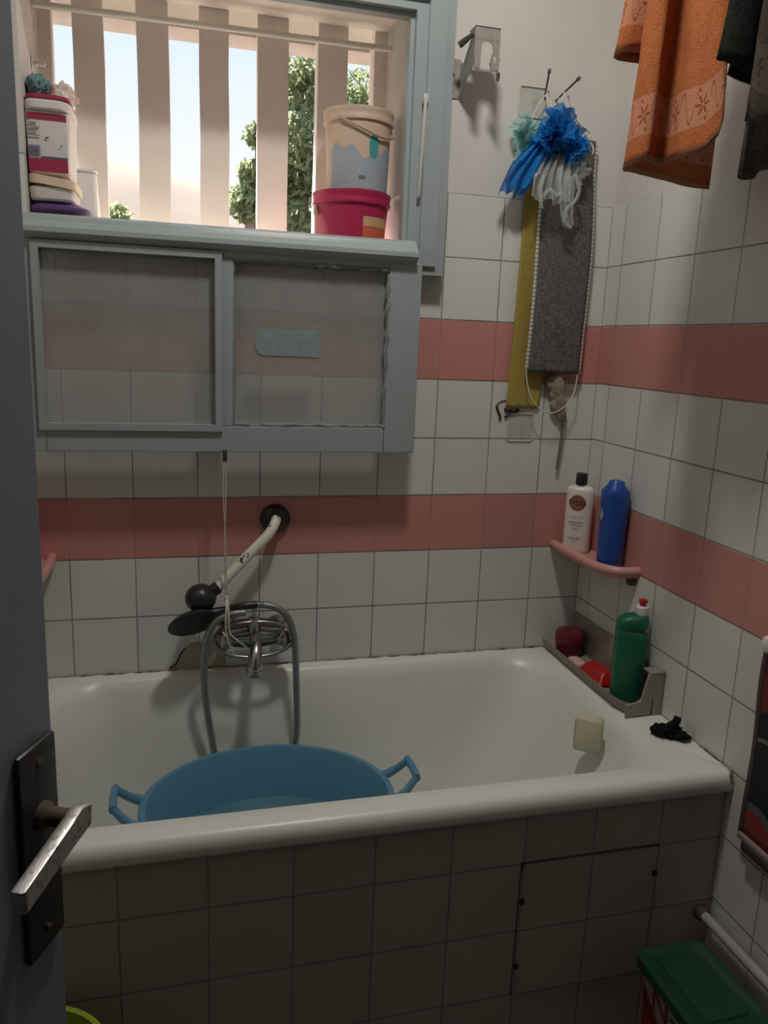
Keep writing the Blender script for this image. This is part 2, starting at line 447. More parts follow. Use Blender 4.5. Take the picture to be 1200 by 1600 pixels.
# back wall: a slab with the window hole
bm = BM()
box(bm, XL - .1, WX0, 0, DEP, -.04, ZC); box(bm, WX1, .1, 0, DEP, -.04, ZC)
box(bm, WX0, WX1, 0, DEP, -.04, WZ0); box(bm, WX0, WX1, 0, DEP, WZ1, ZC)
wb = structure('wall_back', bm, [M['tile_back'], M['reveal']], 'white tiled back wall with two pink bands behind the bathtub', 'wall')
for p in wb.data.polygons:
    c, n = p.center, p.normal
    if abs(n.y) < .5 and WX0 - .01 < c.x < WX1 + .01 and WZ0 - .01 < c.z < WZ1 + .01: p.material_index = 1
# broken tile corner filled with tan mortar beside the tap
bm = BM()
prism(bm, [(-1.125, .588), (-1.085, .640), (-1.070, .655), (-1.02, .660), (-.985, .632), (-.985, .588)], 'y', -.0012, .002)
wp = link('mortar_patch', bm, M['patch'], wb, sm=False, label='tan mortar patch filling a broken tile corner')
bm = BM(); tube(bm, [(-1.124, -.001, .590), (-1.108, -.001, .600), (-1.098, -.001, .625), (-1.086, -.001, .642)], .0018, 6)
link('tile_crack', bm, M['gap'], wb)
bm = BM(); box(bm, 0, .1, YF - .1, .35, -.04, ZC)
structure('wall_right', bm, M['tile_right'], 'white tiled right wall with two pink bands and plain paint above', 'wall')
bm = BM(); box(bm, XL - .1, XL, YF - .1, 0, -.04, ZC)
structure('wall_left', bm, M['tile_right'], 'tiled left wall mostly behind the open door', 'wall')
bm = BM(); box(bm, XL, -1.48 + .02, YF - .1, YF, -.04, ZC); box(bm, -.72, 0, YF - .1, YF, -.04, ZC); box(bm, -1.46, -.72, YF - .1, YF, 2.06, ZC)
structure('wall_front', bm, M['hallpaint'], 'painted wall with the doorway facing the bathtub', 'wall')
bm = BM(); box(bm, -2.2, .1, -3.3, -3.2, -.04, ZC); box(bm, -2.3, -2.2, -3.3, YF - .1, -.04, ZC); box(bm, .1, .2, -3.3, YF - .1, -.04, ZC); box(bm, -2.3, XL - .1, YF - .2, YF - .1, -.04, ZC)
structure('wall_hall', bm, M['hallpaint'], 'plain painted hall walls beyond the doorway', 'wall')
bm = BM(); box(bm, -2.3, .2, -3.3, .25, -.14, -.04)
structure('floor', bm, M['floor'], 'dim brown floor in front of the bathtub', 'floor')
bm = BM(); box(bm, -2.3, .2, -3.3, .25, ZC, ZC + .1)
structure('ceiling', bm, M['paint'], 'plain painted ceiling', 'ceiling')

# ------------------------------------------------------------------ window
W = Thing('window_1', (-.98, -.02, 1.655), 'blue-grey wooden window opening above the tub with its sash hung down below', 'window', kind='structure')
fx0, fx1, fz0, fz1 = -1.473, -.468, 1.580, 2.245
ix0, ix1, iz0, iz1 = -1.428, -.560, 1.652, 2.150
def mitre_frame(bm, o, i, y0, y1):
    (ox0, ox1, oz0, oz1), (jx0, jx1, jz0, jz1) = o, i
    for poly in ([(ox0, oz0), (ox1, oz0), (jx1, jz0), (jx0, jz0)], [(ox1, oz0), (ox1, oz1), (jx1, jz1), (jx1, jz0)],
                 [(ox1, oz1), (ox0, oz1), (jx0, jz1), (jx1, jz1)], [(ox0, oz1), (ox0, oz0), (jx0, jz0), (jx0, jz1)]):
        prism(bm, poly, 'y', y0, y1)
bm = BM()
mitre_frame(bm, (fx0, fx1, fz0, fz1), (ix0, ix1, iz0, iz1), -.045, -.0003)
W.part('window_frame', bm, M['frame'], ang=20)
bm = BM()                                              # rebate set back in the opening, and outer bead
box(bm, ix1 - .010, ix1 + .006, -.028, -.0003, iz0, iz1); box(bm, ix0, ix1 - .010, -.028, -.0003, iz1 - .010, iz1 + .01)
mitre_frame(bm, (fx0 + .012, fx1 - .022, fz0 + .02, fz1 - .02), (ix0 - .012, ix1 + .028, iz0 - .03, iz1 + .02), -.053, -.044)
box(bm, fx1 - .004, fx1 + .008, -.03, -.0003, fz0, RIM + 8 * T + .01, .003)
W.part('frame_moulding', bm, M['frame'], ang=20)
# fallen sash
sx0, sx1, sz0, sz1 = -1.405, -.536, 1.156, 1.640
yb, yf = -.058, -.098
px = [(-1.372, -1.008), (-.972, -.614)]; pz0, pz1 = 1.216, 1.585
bm = BM()
box(bm, sx0, px[0][0], yf, yb, sz0, sz1, .002); box(bm, px[1][1], sx1, yf, yb, sz0, 1.600, .002)
box(bm, px[0][0], px[1][1], yf, yb, sz0, pz0, .002); box(bm, px[0][0], px[1][1], yf, yb, pz1, sz1, .002)
box(bm, px[0][1], px[1][0], yf, yb, pz0, pz1, .002)
sash = W.part('sash', bm, M['frame'], ang=20, label='two-pane sash hanging upside down below the window')
bm = BM()                                              # weather moulding along the top edge (profile swept in x)
prof = [(-.046, 1.652), (-.080, 1.652), (-.094, 1.646), (-.099, 1.636), (-.110, 1.632), (-.118, 1.622), (-.119, 1.612), (-.108, 1.603), (-.098, 1.598), (-.05, 1.598)]
prism(bm, prof, 'x', sx0, -.552)
W.part('weather_moulding', bm, M['frame'], sash, ang=25)
bm = BM()                                              # glazing bead round the left pane, standing proud
a, b = px[0]
mitre_frame(bm, (a - .012, b + .012, pz0 - .012, pz1 + .012), (a + .003, b - .003, pz0 + .003, pz1 - .003), -.106, -.086)
W.part('glazing_bead', bm, M['frame'], sash, ang=20)
bm = BM()                                              # bare cracked putty round the right pane
a, b = px[1]; rnd = random.Random(3)
def putty_run(p, q, n):
    p, q = Vector(p), Vector(q)
    pts = [p.lerp(q, k / n) + Vector((rnd.uniform(-.0025, .0025), rnd.uniform(-.0015, .0015), rnd.uniform(-.0025, .0025))) for k in range(n + 1)]
    tube(bm, pts, [rnd.uniform(.003, .0065) for _ in pts], 8)
putty_run((a, -.094, pz1 - .002), (b, -.094, pz1 - .004), 46); putty_run((b - .001, -.094, pz1), (b - .001, -.094, pz0), 30)
putty_run((a, -.092, pz0 + .003), (b, -.092, pz0 + .003), 26); putty_run((a + .001, -.092, pz0), (a + .001, -.092, pz1), 20)
W.part('putty', bm, M['putty'], sash, ang=50)
for k, (a, b) in enumerate(px):
    bm = BM(); box(bm, a - .004, b + .004, -.0805, -.0775, pz0 - .004, pz1 + .004)
    W.part('glass_pane', bm, M['glass'], sash, sm=False)
bm = BM()
prism(bm, [(-.902 + .02 * math.cos(t) * (1 if True else 0), 1.408 + .030 * math.sin(t)) for t in [PI / 2 + PI * k / 10 for k in range(11)]] + [(-.772, 1.377), (-.772, 1.439)], 'y', -.0822, -.0808)
W.part('sticker', bm, M['sticker'], sash, sm=False, label='faded teal sticker on the right pane')
bm = BM()                                              # long stay rod on the right jamb
tube(bm, [(-.534, -.058, 1.968), (-.536, -.060, 1.95), (-.541, -.060, 1.76), (-.542, -.056, 1.752)], [.0035, .004, .004, .003], 8)
box(bm, -.541, -.529, -.062, -.050, 1.955, 1.975, .002)
W.part('stay_rod', bm, M['rail'])

# ------------------------------------------------------------------ outside the window
G = Thing('window_grille', (-.98, DEP + .06, WZ0), 'upright pale concrete fins standing outside the window opening', 'grille', kind='structure')
for (a, b) in ((-1.402, -1.369), (-1.323, -1.253), (-1.178, -1.103), (-1.030, -.958), (-.887, -.809), (-.734, -.657), (-.585, -.545)):
    bm = BM(); s = random.uniform(-.004, .004)
    rings = []
    for z in (WZ0 - .1, 1.75, 1.9, 2.05, 2.26):
        q = noise.noise(Vector((a * 9, z * 7, 0))) * .004
        rings.append([Vector(p) for p in ((a + q, DEP + .002, z), (b + q, DEP + .002, z), (b + q - .004, DEP + .075, z), (a + q + .004, DEP + .075, z))])
    loft(bm, rings)
    G.part('fin', bm, M['concrete'], ang=30)
bm = BM(); box(bm, -1.7, -.2, .362, .47, 2.200, 2.6, .004)
single('window_lintel', bm, M['concrete'], (-.98, .4, 2.4), 'pale concrete lintel crossing behind the tops of the fins', 'lintel', kind='structure')
bm = BM(); box(bm, -1.7, -.2, .369, .47, 2.186, 2.199, .003)  # thin dark slab added to paint the lintel's shadowed underside
link('lintel_shade_strip', bm, M['shaded'], bpy.data.objects['window_lintel'], (-.98, .4, 2.4))
bm = BM(); box(bm, -1.6, -.3, .25, .46, 1.40, WZ0 - .02, .01)
single('window_sill', bm, M['concrete'], (-.98, .4, 1.5), 'pale outer sill below the fins', 'sill', kind='structure')
bm = BM(); tube(bm, [(WX0 + .001, .205, 2.139), (-1.1, .205, 2.143), (-.8, .205, 2.145), (WX1 - .001, .205, 2.147)], .0075, 12)
single('curtain_rail', bm, M['whitecord'], (-.98, .205, 2.14), 'thin white rail crossing the top of the window in front of the fins', 'rail')
# hill and trees
bm = BM()
def hill(u, v):
    x = -90 + 150 * u; y = 45 + 60 * v
    ridge = 23.6 * math.exp(-((x + 30) / 70) ** 2) + 2.0 * noise.noise(Vector((x * .05, y * .05, 3))) + .5 * noise.noise(Vector((x * .3, y * .3, 1)))
    return Vector((x, y, -6 + (ridge + 3) * math.sin(min(v * 1.35, 1) * PI / 2)))
sheet(bm, hill, 70, 24, 1, 1)
single('hillside', bm, M['hill'], (0, 60, 0), 'hazy tan hillside far beyond the window fins', 'hillside', kind='structure', ang=180)
bm = BM(); box(bm, -90, 60, 2, 110, -6.2, -6)
single('ground_outside', bm, M['hill'], (0, 40, -6), 'ground far below outside the window', 'ground', kind='structure', sm=False)
def tree(name, base, blobs, nleaf, label, leaf=.22, seed=1):
    rnd = random.Random(seed); base = Vector(base)
    t = Thing(name, base, label, 'tree')
    bm = BM()
    top = Vector(blobs[0][0]); tube(bm, [base, base.lerp(top, .5) + Vector((.1, 0, 0)), top], [.28, .2, .08], 10, 4)
    for c, r in blobs[1:]: tube(bm, [base.lerp(top, .55), Vector(c)], [.10, .03], 7)
    t.part('trunk', bm, M['bark'])
    bm = BM(); tot = sum(r ** 2 for c, r in blobs)
    for c, r in blobs:
        for _ in range(int(nleaf * r * r / tot)):
            d = Vector((rnd.gauss(0, 1), rnd.gauss(0, 1), rnd.gauss(0, 1))).normalized() * (r * rnd.random() ** .45)
            p = Vector(c) + Vector((d.x, d.y, d.z))
            e1 = Vector((rnd.gauss(0, 1), rnd.gauss(0, 1), rnd.gauss(0, 1))).normalized(); e2 = e1.orthogonal().normalized()
            s = leaf * rnd.uniform(.6, 1.2)
            bm.faces.new([bm.verts.new(p + e1 * s), bm.verts.new(p + e2 * s * .5), bm.verts.new(p - e1 * s), bm.verts.new(p - e2 * s * .5)])
    t.part('crown', bm, M['leaf'], sm=False)
tree('tree', (2.3, 20, -6), [((2.2, 20, 6.2), 1.2), ((2.15, 20, 7.9), .75), ((2.5, 20.3, 4.3), 1.25), ((1.75, 20, 5.3), .6), ((3.7, 20.5, 7.4), 1.1)], 4200, 'tall pale green tree seen between the fins left of the stacked pails', .17, 1)
tree('tree', (.75, 16, -6), [((.42, 16, 4.2), .42), ((.62, 16.2, 5.6), .26), ((.50, 16, 4.8), .3)], 900, 'small sparse tree seen through the gap left of the tall tree', .12, 2)
tree('tree', (-2.35, 18, -6), [((-2.4, 18, 3.85), .42), ((-2.2, 18, 3.3), .5)], 700, 'low green shrubby treetop at the bottom of the left gap', .13, 3)

# ------------------------------------------------------------------ things on the window sill
SILL = WZ0 + .0005
def pail(name, c, z0, z1, r0, r1, rim, mat, label, cat='pail', group=None):
    t = Thing(name, (c[0], c[1], z0), label, cat, group)
    w = .0025
    bm = BM(); h = z1 - z0
    prof = [(r0 - .012, z0 + .003), (r0, z0), (r0 + (r1 - r0) * .5, z0 + h * .5), (r1, z1 - .028), (r1 + .001, z1 - .002), (r1 - w, z1 - .002), (r1 - w - .003, z1 - .03), (r0 - w, z0 + .006)]
    lathe(bm, prof, (c[0], c[1], 0), 56); t.part('body', bm, mat)
    bm = BM()
    lathe(bm, [(r1 - .001, z1 - .030), (r1 + rim * .8, z1 - .030), (r1 + rim, z1 - .026), (r1 + rim * .7, z1 - .020), (r1 + rim * .7, z1 - .012), (r1 + rim, z1 - .008), (r1 + rim, z1 - .001), (r1 + rim * .5, z1), (r1 - .003, z1)], (c[0], c[1], 0), 56)
    t.part('rim', bm, mat)
    return t
red = pail('pail', (-.662, .128), SILL, 1.776, .083, .0925, .006, M['magenta'], 'magenta plastic pail on the sill with an orange label, under the beige pail', 'pail')
def wrap(c, r0, r1, z0, z1, off):
    def f(ang, z):
        k = (z - z0) / (z1 - z0); r = r0 + (r1 - r0) * k + off
        return Vector((c[0] + r * math.sin(ang), c[1] - r * math.cos(ang), z))
    return f
def band(bm, f, a0, a1, z0, z1, n=14, ztop=None):
    rows = []
    for j, z in ((0, z0), (1, z1)):
        rows.append([bm.verts.new(f(a0 + (a1 - a0) * k / n, z + ((ztop(k / n) if ztop and j else 0)))) for k in range(n + 1)])
    for k in range(n): bm.faces.new((rows[0][k], rows[0][k + 1], rows[1][k + 1], rows[1][k]))
f = wrap((-.662, .128), .083, .0925, SILL, 1.748, .0012)
bm = BM(); band(bm, f, .12, 1.0, 1.640, 1.694); lab = red.part('label', bm, M['orangelabel'], label='orange and yellow paper label')
bm = BM(); band(bm, wrap((-.662, .128), .083, .0925, SILL, 1.748, .0016), .12, 1.0, 1.694, 1.716); red.part('label_band', bm, M['yellowlabel'], lab)
bm = BM(); tube(bm, [(-.752, .118, 1.735), (-.760, .10, 1.728), (-.758, .085, 1.70), (-.762, .07, 1.665), (-.772, .055, 1.635), (-.76, .05, 1.628)], .0034, 8, 5)
box(bm, -.760, -.748, .105, .125, 1.722, 1.742, .003)
red.part('handle', bm, M['handlecord'])
bei = pail('pail', (-.650, .128), 1.7765, 1.966, .075, .0815, .006, M['beigepail'], 'beige plastic pail with pale blue label stacked on the magenta pail', 'pail')
f = wrap((-.650, .128), .075, .0815, 1.7765, 1.938, .0010)
bm = BM(); band(bm, f, -1.15, 1.2, 1.781, 1.868, 30, lambda u: .012 * math.sin(u * 9) + .008 * math.sin(u * 23))
lb = bei.part('label', bm, M['palelabel'], label='pale blue-grey label with a teal patch')
f2 = wrap((-.650, .128), .075, .0815, 1.7765, 1.938, .0016)
bm = BM(); vs = [bm.verts.new(f2(.30 + .16 * math.cos(t) , 1.884 + .020 * math.sin(t) - (.012 if math.sin(t) < -.5 else 0))) for t in [2 * PI * k / 18 for k in range(18)]]; bm.faces.new(vs)
bei.part('teal_patch', bm, M['teal'], lb)
bm = BM(); band(bm, f2, -.16, .06, 1.802, 1.810); bei.part('print_block', bm, M['slateprint'], lb)
bm = BM(); tube(bm, [f2(-.85, 1.944) , wrap((-.65, .128), .081, .0855, 1.7765, 1.938, .002)(-.6, 1.932), wrap((-.65, .128), .081, .0855, 1.7765, 1.938, .003)(-.1, 1.914), wrap((-.65, .128), .081, .0855, 1.7765, 1.938, .003)(.45, 1.900), wrap((-.65, .128), .081, .0855, 1.7765, 1.938, .002)(1.1, 1.910), f2(1.5, 1.93)], .0028, 8, 6)
bei.part('handle', bm, M['handlecord'])

# left stack
def rbox(bm, x0, x1, y0, y1, z0, z1, r, grow=0.0, rb=.004):
    rings = []
    for z, g in ((z0, -rb), (z0 + rb, 0), (z1 - rb, grow), (z1, grow - rb)):
        rings.append([Vector((x, y, z)) for x, y in rrect(x0 - g, x1 + g, y0 - g, y1 + g, r)])
    return loft(bm, rings)
t = Thing('plastic_basin', (-1.335, .11, SILL), 'shallow violet plastic basin upside down at the bottom of the left sill stack', 'basin')
bm = BM(); rbox(bm, -1.399, -1.292, .03, .19, SILL + .008, 1.692, .03, -.006); t.part('body', bm, M['violet'])
bm = BM(); loft(bm, [[Vector((x, y, z)) for x, y in rrect(-1.401, -1.278 + e, .016 - e, .20 + e * .2, .035)] for z, e in ((1.668, -.008), (1.674, 0), (1.680, 0), (1.686, -.012))]); t.part('rim', bm, M['violet'])
t = Thing('food_container', (-1.35, .1, 1.693), 'shallow cream plastic container lying under the crimson banded pail', 'container')
bm = BM(); rbox(bm, -1.399, -1.311, .024, .17, 1.693, 1.722, .02, .003); t.part('body', bm, M['pailwhite'])
bm = BM(); 
loft(bm, [[Vector((x, y, z + (x + 1.35) * -.12)) for x, y in rrect(-1.400, -1.304, .016, .176, .022)] for z in (1.7225, 1.726, 1.738, 1.7405)]); t.part('lid', bm, M['cream'])
t = Thing('plastic_box', (-1.30, .2, SILL), 'tall milky white plastic box behind the sill stack beside the first fin', 'box')
bm = BM(); rbox(bm, -1.335, -1.268, .2005, .246, SILL, 1.79, .012, -.008); t.part('body', bm, M['milky'])
bm = BM(); rbox(bm, -1.330, -1.273, .2055, .241, 1.7902, 1.797, .01); t.part('lid', bm, M['milky'])
P = Thing('pail', (-1.355, .1, 1.7435), 'white square pail with crimson bands and a barcode on top of the left sill stack', 'pail')
zp0, zp1 = 1.7475, 1.896
bm = BM(); rbox(bm, -1.399, -1.315, .028, .165, zp0, zp1 - .02, .014, .004); P.part('body', bm, M['pailwhite'])
yl = .0275
def strip(z0, z1, mat, x0=-1.397, x1=-1.318, d=0.0, nm='label_band', und=None):
    bm = BM(); k = (z0 - zp0) / .148
    box(bm, x0, x1, .0262 - .004 * k - d, .0272 - .004 * k - d + .003, z0, z1); return P.part(nm, bm, mat, und, sm=False)
paper = strip(zp0 + .004, zp1 - .028, M['paper'], nm='paper_label')
strip(zp1 - .040, zp1 - .028, M['crimson'], d=.0006, und=paper); strip(zp0 + .004, zp0 + .030, M['crimson'], d=.0022, und=paper)
strip(zp0 + .032, zp0 + .035, M['slateprint'], -1.372, -1.318, d=.0018, nm='print_line', und=paper)
bm = BM()
x = -1.397; rnd = random.Random(5)
while x < -1.374:
    w = rnd.choice((.0006, .001, .0016)); box(bm, x, x + w, .0215, .0235, zp0 + .036, zp0 + .056); x += w + rnd.choice((.0007, .0011))
P.part('barcode', bm, M['barprint'], paper, sm=False)
bm = BM()
for k in range(4): box(bm, -1.396, -1.372 - .006 * (k % 2), .0208, .0224, zp0 + .074 + .0085 * k, zp0 + .0765 + .0085 * k)
P.part('print_lines', bm, M['greyink'], paper, sm=False)
for c_, r_, s_ in (((-1.358, .0218, zp0 + .072), .004, (1, .15, .6)), ((-1.330, .0218, zp0 + .058), .0016, (1, .3, 1.3))):
    bm = BM(); sphere(bm, c_, r_, s_, 2); P.part('print_spot', bm, M['slateprint'], paper)
bm = BM(); loft(bm, [[Vector((x, y, z)) for x, y in rrect(-1.4015 + e * .1, -1.307 - e, .012 + e, .172 - e * .2, .026)] for z, e in ((zp1 - .022, .004), (zp1 - .019, 0), (zp1 - .006, 0), (zp1 - .002, .004), (zp1 - .002, .008), (zp1 + .0005, .008))]); 
lid = P.part('lid', bm, M['pailwhite'])
bm = BM(); loft(bm, [[Vector((x, y, z)) for x, y in rrect(-1.3995, -1.311 - e, .0155 + e, .168 - e, .024)] for z, e in ((zp1 + .001, 0), (zp1 + .008, 0), (zp1 + .0095, .004))]); P.part('lid_band', bm, M['crimson'], lid)
def crumple(bm, c, sc, amp, fr, seed, sub=4):
    b = BM(); bmesh.ops.create_icosphere(b, subdivisions=sub, radius=1)
    for v in b.verts:
        n = v.co.normalized(); k = 1 + amp * noise.noise(n * fr + Vector((seed, 0, 0))) + amp * .6 * noise.noise(n * fr * 2.3 + Vector((0, seed, 0)))
        v.co = Vector(c) + Vector((n.x * sc[0], n.y * sc[1], n.z * sc[2])) * k
    merge(bm, b); return bm
bm = BM(); crumple(bm, (-1.378, .075, 1.9325), (.024, .035, .024), .25, 3, 2)
single('scrub_sponge', bm, M['sponge'], (-1.378, .075, 1.906), 'blue-green scrubbing sponge lying on the lid of the crimson banded pail', 'sponge', ang=60)
bm = BM(); crumple(bm, (-1.332, .105, 1.927), (.027, .045, .020), .5, 2.4, 5)
single('plastic_bag', bm, M['bag'], (-1.332, .105, 1.906), 'crumpled clear plastic bag on the pail lid beside the sponge', 'bag', ang=25)
bm = BM(); box(bm, WX0 + .0005, WX0 + .003, .150, .180, 1.985, 2.015, .001); tube(bm, [(WX0 + .003, .165, 2.003), (-1.385, .160, 2.003), (-1.373, .158, 2.001)], .005, 8)
single('frame_mount', bm, M['whitecord'], (WX0, .165, 2.0), 'small white peg fixed to the left side of the window opening', 'peg')

# ------------------------------------------------------------------ door
E0 = Vector((-1.195, -1.31, 0)); HG = Vector((-1.452, -1.90, 0))
DD = (E0 - HG).normalized(); DN = Vector((DD.y, -DD.x, 0))
def dw(s, off, z): return E0 + DD * s + DN * off + Vector((0, 0, z))
def dbox(bm, s0, s1, o0, o1, z0, z1, bev=0):
    b = BM(); box(b, s0, s1, o0, o1, z0, z1, bev)
    for v in b.verts: v.co = dw(v.co.x, v.co.y, v.co.z)
    merge(bm, b)
D = Thing('door_1', (HG.x, HG.y, 0), 'dark blue-grey painted door standing open at the left', 'door', kind='structure')
W_ = (E0 - HG).length
bm = BM(); dbox(bm, -W_, 0, -.04, 0, -.03, 2.03, .002); D.part('door_leaf', bm, M['door'])
bm = BM(); dbox(bm, -.052, -.004, .0003, .006, .932, 1.110, .003)
pl = D.part('handle_plate', bm, M['plate'], label='tarnished dark handle plate')
bm = BM()
for z in (1.094, .950):
    b = BM(); lathe(b, [(.0035, 0), (.0035, .0012), (.002, .0018)], (0, 0, 0), 12)
    for v in b.verts: v.co = dw(-.028 + v.co.x, .006 + v.co.z, z + v.co.y)
    merge(bm, b)
D.part('screw', bm, M['darkmetal'], pl)
bm = BM()
for a0, r0 in ((0.006, .0095), (.010, .0085), (.016, .0075), (.046, .0075)): pass
b = BM(); lathe(b, [(.011, .006), (.011, .010), (.0075, .013), (.0075, .034)], (0, 0, 0), 20)
for v in b.verts: v.co = dw(-.028 + v.co.x, v.co.z, 1.050 + v.co.y)
merge(bm, b)
D.part('spindle', bm, M['rust'], pl)
bm = BM()
poly = [(-.017, 1.0590), (-.019, 1.0420), (-.045, 1.0385), (-.1050, 1.0285), (-.1070, 1.0465), (-.048, 1.0590), (-.030, 1.0635)]
rings = [[dw(s, o, z) for s, z in poly] for o in (.032, .0335, .0405, .042)]
ce = sum((Vector((s, 0, z)) for s, z in poly), Vector()) / len(poly)
for ri in (0, 3): rings[ri] = [dw(s + (ce.x - s) * .03, (.032, 0, 0, .042)[ri], z + (ce.z - z) * .08) for s, z in poly]
loft(bm, rings)
D.part('door_handle', bm, M['handle'], label='worn bare-metal lever handle')
for z in (.25, 1.75):
    bm = BM(); tube(bm, [dw(-W_ - .006, -.02, z), dw(-W_ - .006, -.02, z + .09)], .007, 10); D.part('hinge', bm, M['darkmetal'])

# ================================================================== BATHTUB
B = Thing('bathtub', (-.74, -.35, 0), 'white enamel bathtub with a beige tiled front filling the back of the room', 'bathtub')
def tubring(x0, x1, y0, y1, r, z): return [Vector((x, y, z)) for x, y in rrect(x0, x1, y0, y1, r, 10)]
bm = BM()
X0, X1, Y0, Y1 = XL + .001, -.0012, -.708, -.0012
rings = [tubring(X0, X1, Y0 + .014, Y1, .004, RIM - .045), tubring(X0, X1, Y0 + .004, Y1, .004, RIM - .038), tubring(X0, X1, Y0, Y1, .005, RIM - .028), tubring(X0, X1, Y0 + .001, Y1, .006, RIM - .012),
         tubring(X0, X1, Y0 + .006, Y1 - .0, .007, RIM - .001), tubring(X0 + .003, X1 - .002, Y0 + .018, Y1 - .003, .010, RIM + .005),
         tubring(X0 + .05, X1 - .085, Y0 + .060, Y1 - .020, .10, RIM + .003), tubring(X0 + .068, X1 - .105, Y0 + .076, Y1 - .032, .13, RIM - .006),
         tubring(X0 + .082, X1 - .122, Y0 + .086, Y1 - .042, .15, RIM - .035), tubring(X0 + .100, X1 - .160, Y0 + .097, Y1 - .055, .15, RIM - .13),
         tubring(X0 + .125, X1 - .235, Y0 + .112, Y1 - .075, .15, RIM - .26), tubring(X0 + .155, X1 - .30, Y0 + .135, Y1 - .10, .15, RIM - .36),
         tubring(X0 + .18, X1 - .345, Y0 + .155, Y1 - .122, .13, RIM - .402), tubring(X0 + .205, X1 - .375, Y0 + .175, Y1 - .140, .11, RIM - .415)]
loft(bm, rings, True, False, True)
B.part('tub_basin', bm, M['enamel'], ang=60)
PX0, PX1, PZ0, PZ1 = -.4535, -.1495, .1265, .4275
bm = BM(); ya, yc = -.690, -.655
box(bm, XL + .001, PX0 - .003, ya, yc, -.0395, RIM - .036); box(bm, PX1 + .003, -.001, ya, yc, -.0395, RIM - .036)
box(bm, PX0 - .003, PX1 + .003, ya, yc, -.0395, PZ0 - .003); box(bm, PX0 - .003, PX1 + .003, ya, yc, PZ1 + .004, RIM - .036)
B.part('apron', bm, M['tile_apron'], sm=False)
bm = BM(); box(bm, PX0 - .02, PX1 + .02, -.652, -.640, PZ0 - .02, PZ1 + .02); B.part('panel_recess', bm, M['gap'], sm=False)
bm = BM(); prism(bm, [(x, z) for x, z in rrect(PX0, PX1, PZ0, PZ1, (.002, .022, .002, .002), 6)], 'y', -.6925, -.660)
ap = B.part('access_panel', bm, M['tile_apron'], sm=False, label='square access panel cut into the tiled front')
for (x, z) in ((PX0 + .004, PZ1 - .082), (PX0 + .003, PZ0 + .070), (PX1 - .004, PZ1 - .062)):
    bm = BM(); box(bm, x - .004, x + .005, -.6965, -.690, z - .006, z + .006, .001); B.part('panel_clip', bm, M['gap'], ap, sm=False)
bm = BM(); rnd = random.Random(9)
tube(bm, [(X0 + .01 + k * (X1 - X0 - .012) / 60, -.0050, RIM + .0035 + rnd.uniform(-.001, .001)) for k in range(61)], [rnd.uniform(.0018, .0042) for _ in range(61)], 6)
tube(bm, [(-.0046, -.590 - k * .110 / 20, RIM + .0045 + rnd.uniform(-.001, .001)) for k in range(21)], [rnd.uniform(.0015, .0035) for _ in range(21)], 6)
crumple(bm, (-.0085, -.703, RIM - .012), (.0035, .006, .016), .5, 3, 4, 3)
B.part('sealant', bm, M['caulk'])

# ------------------------------------------------------------------ blue wash basin inside the tub
bc = Vector((-.910, -.361, 0)); bz1 = .425; bz0 = RIM - .4145
b = Thing('wash_basin', (bc.x, bc.y, bz0), 'round blue plastic wash basin with two handles standing in the bathtub', 'basin')
bm = BM(); R1 = .280
prof = [(.15, bz0 + .004), (.178, bz0), (.195, bz0 + .012), (.225, bz0 + .10), (R1 - .014, bz1 - .022), (R1 - .004, bz1 - .018), (R1, bz1 - .012), (R1, bz1 - .003), (R1 - .005, bz1), (R1 - .014, bz1 - .001), (R1 - .019, bz1 - .010), (.220, bz0 + .10), (.189, bz0 + .016), (.15, bz0 + .010)]
lathe(bm, prof, bc, 96, 1.0, .84); b.part('body', bm, M['basin'], ang=50)
for s in (-1, 1):
    bm = BM(); w = .052
    for yy, q in ((w, 1), (-w, -1)):
        tube(bm, [bc + Vector((s * (R1 - .016), yy, bz1 - .012)), bc + Vector((s * (R1 + .018), yy * .9, bz1 + .006)), bc + Vector((s * (R1 + .046), yy * .70, bz1 + .034))], [.014, .010, .009], 10, 4, .7)
    tube(bm, [bc + Vector((s * (R1 + .046), w * .80, bz1 + .034)), bc + Vector((s * (R1 + .048), 0, bz1 + .036)), bc + Vector((s * (R1 + .046), -w * .80, bz1 + .034))], .0105, 10, 4, .8)
    b.part('handle', bm, M['basin'], ang=60)
bm = BM(); lathe(bm, [(.001, bz0 + .138), (.231, bz0 + .138)], bc, 64, 1, .84, cap0=True, cap1=False)
b.part('water', bm, M['water'], label='cloudy water inside the basin')

# ------------------------------------------------------------------ shower arm, tap, hose
A = Thing('wall_mount_shower_arm', (-.862, 0, .975), 'chipped white shower arm with a black wall flange and black ball end above the tap', 'shower arm')
def yz_lathe(bm, prof, c, seg=32, axis=Vector((0, -1, 0))):
    q = Vector((0, 0, 1)).rotation_difference(axis.normalized()).to_matrix(); lathe(bm, prof, c, seg, mat=q)
bm = BM(); yz_lathe(bm, [(.037, .0005), (.037, .006), (.034, .011), (.026, .017), (.016, .021)], (-.862, 0, .975)); A.part('wall_flange', bm, M['black'])
bm = BM(); pts = [(-.862, -.014, .977), (-.864, -.030, .973), (-.882, -.046, .946), (-.930, -.058, .900), (-.978, -.068, .852), (-1.014, -.077, .815)]
tube(bm, pts, [.012, .0122, .0125, .0125, .0125, .0125], 16, 6); A.part('arm_tube', bm, M['arm'])
bm = BM(); sphere(bm, (-1.048, -.083, .800), .037, (1, 1, .95), 4); 
tube(bm, [(-1.006, -.075, .824), (-1.026, -.079, .811)], .0155, 14); A.part('ball_end', bm, M['black'], ang=60)

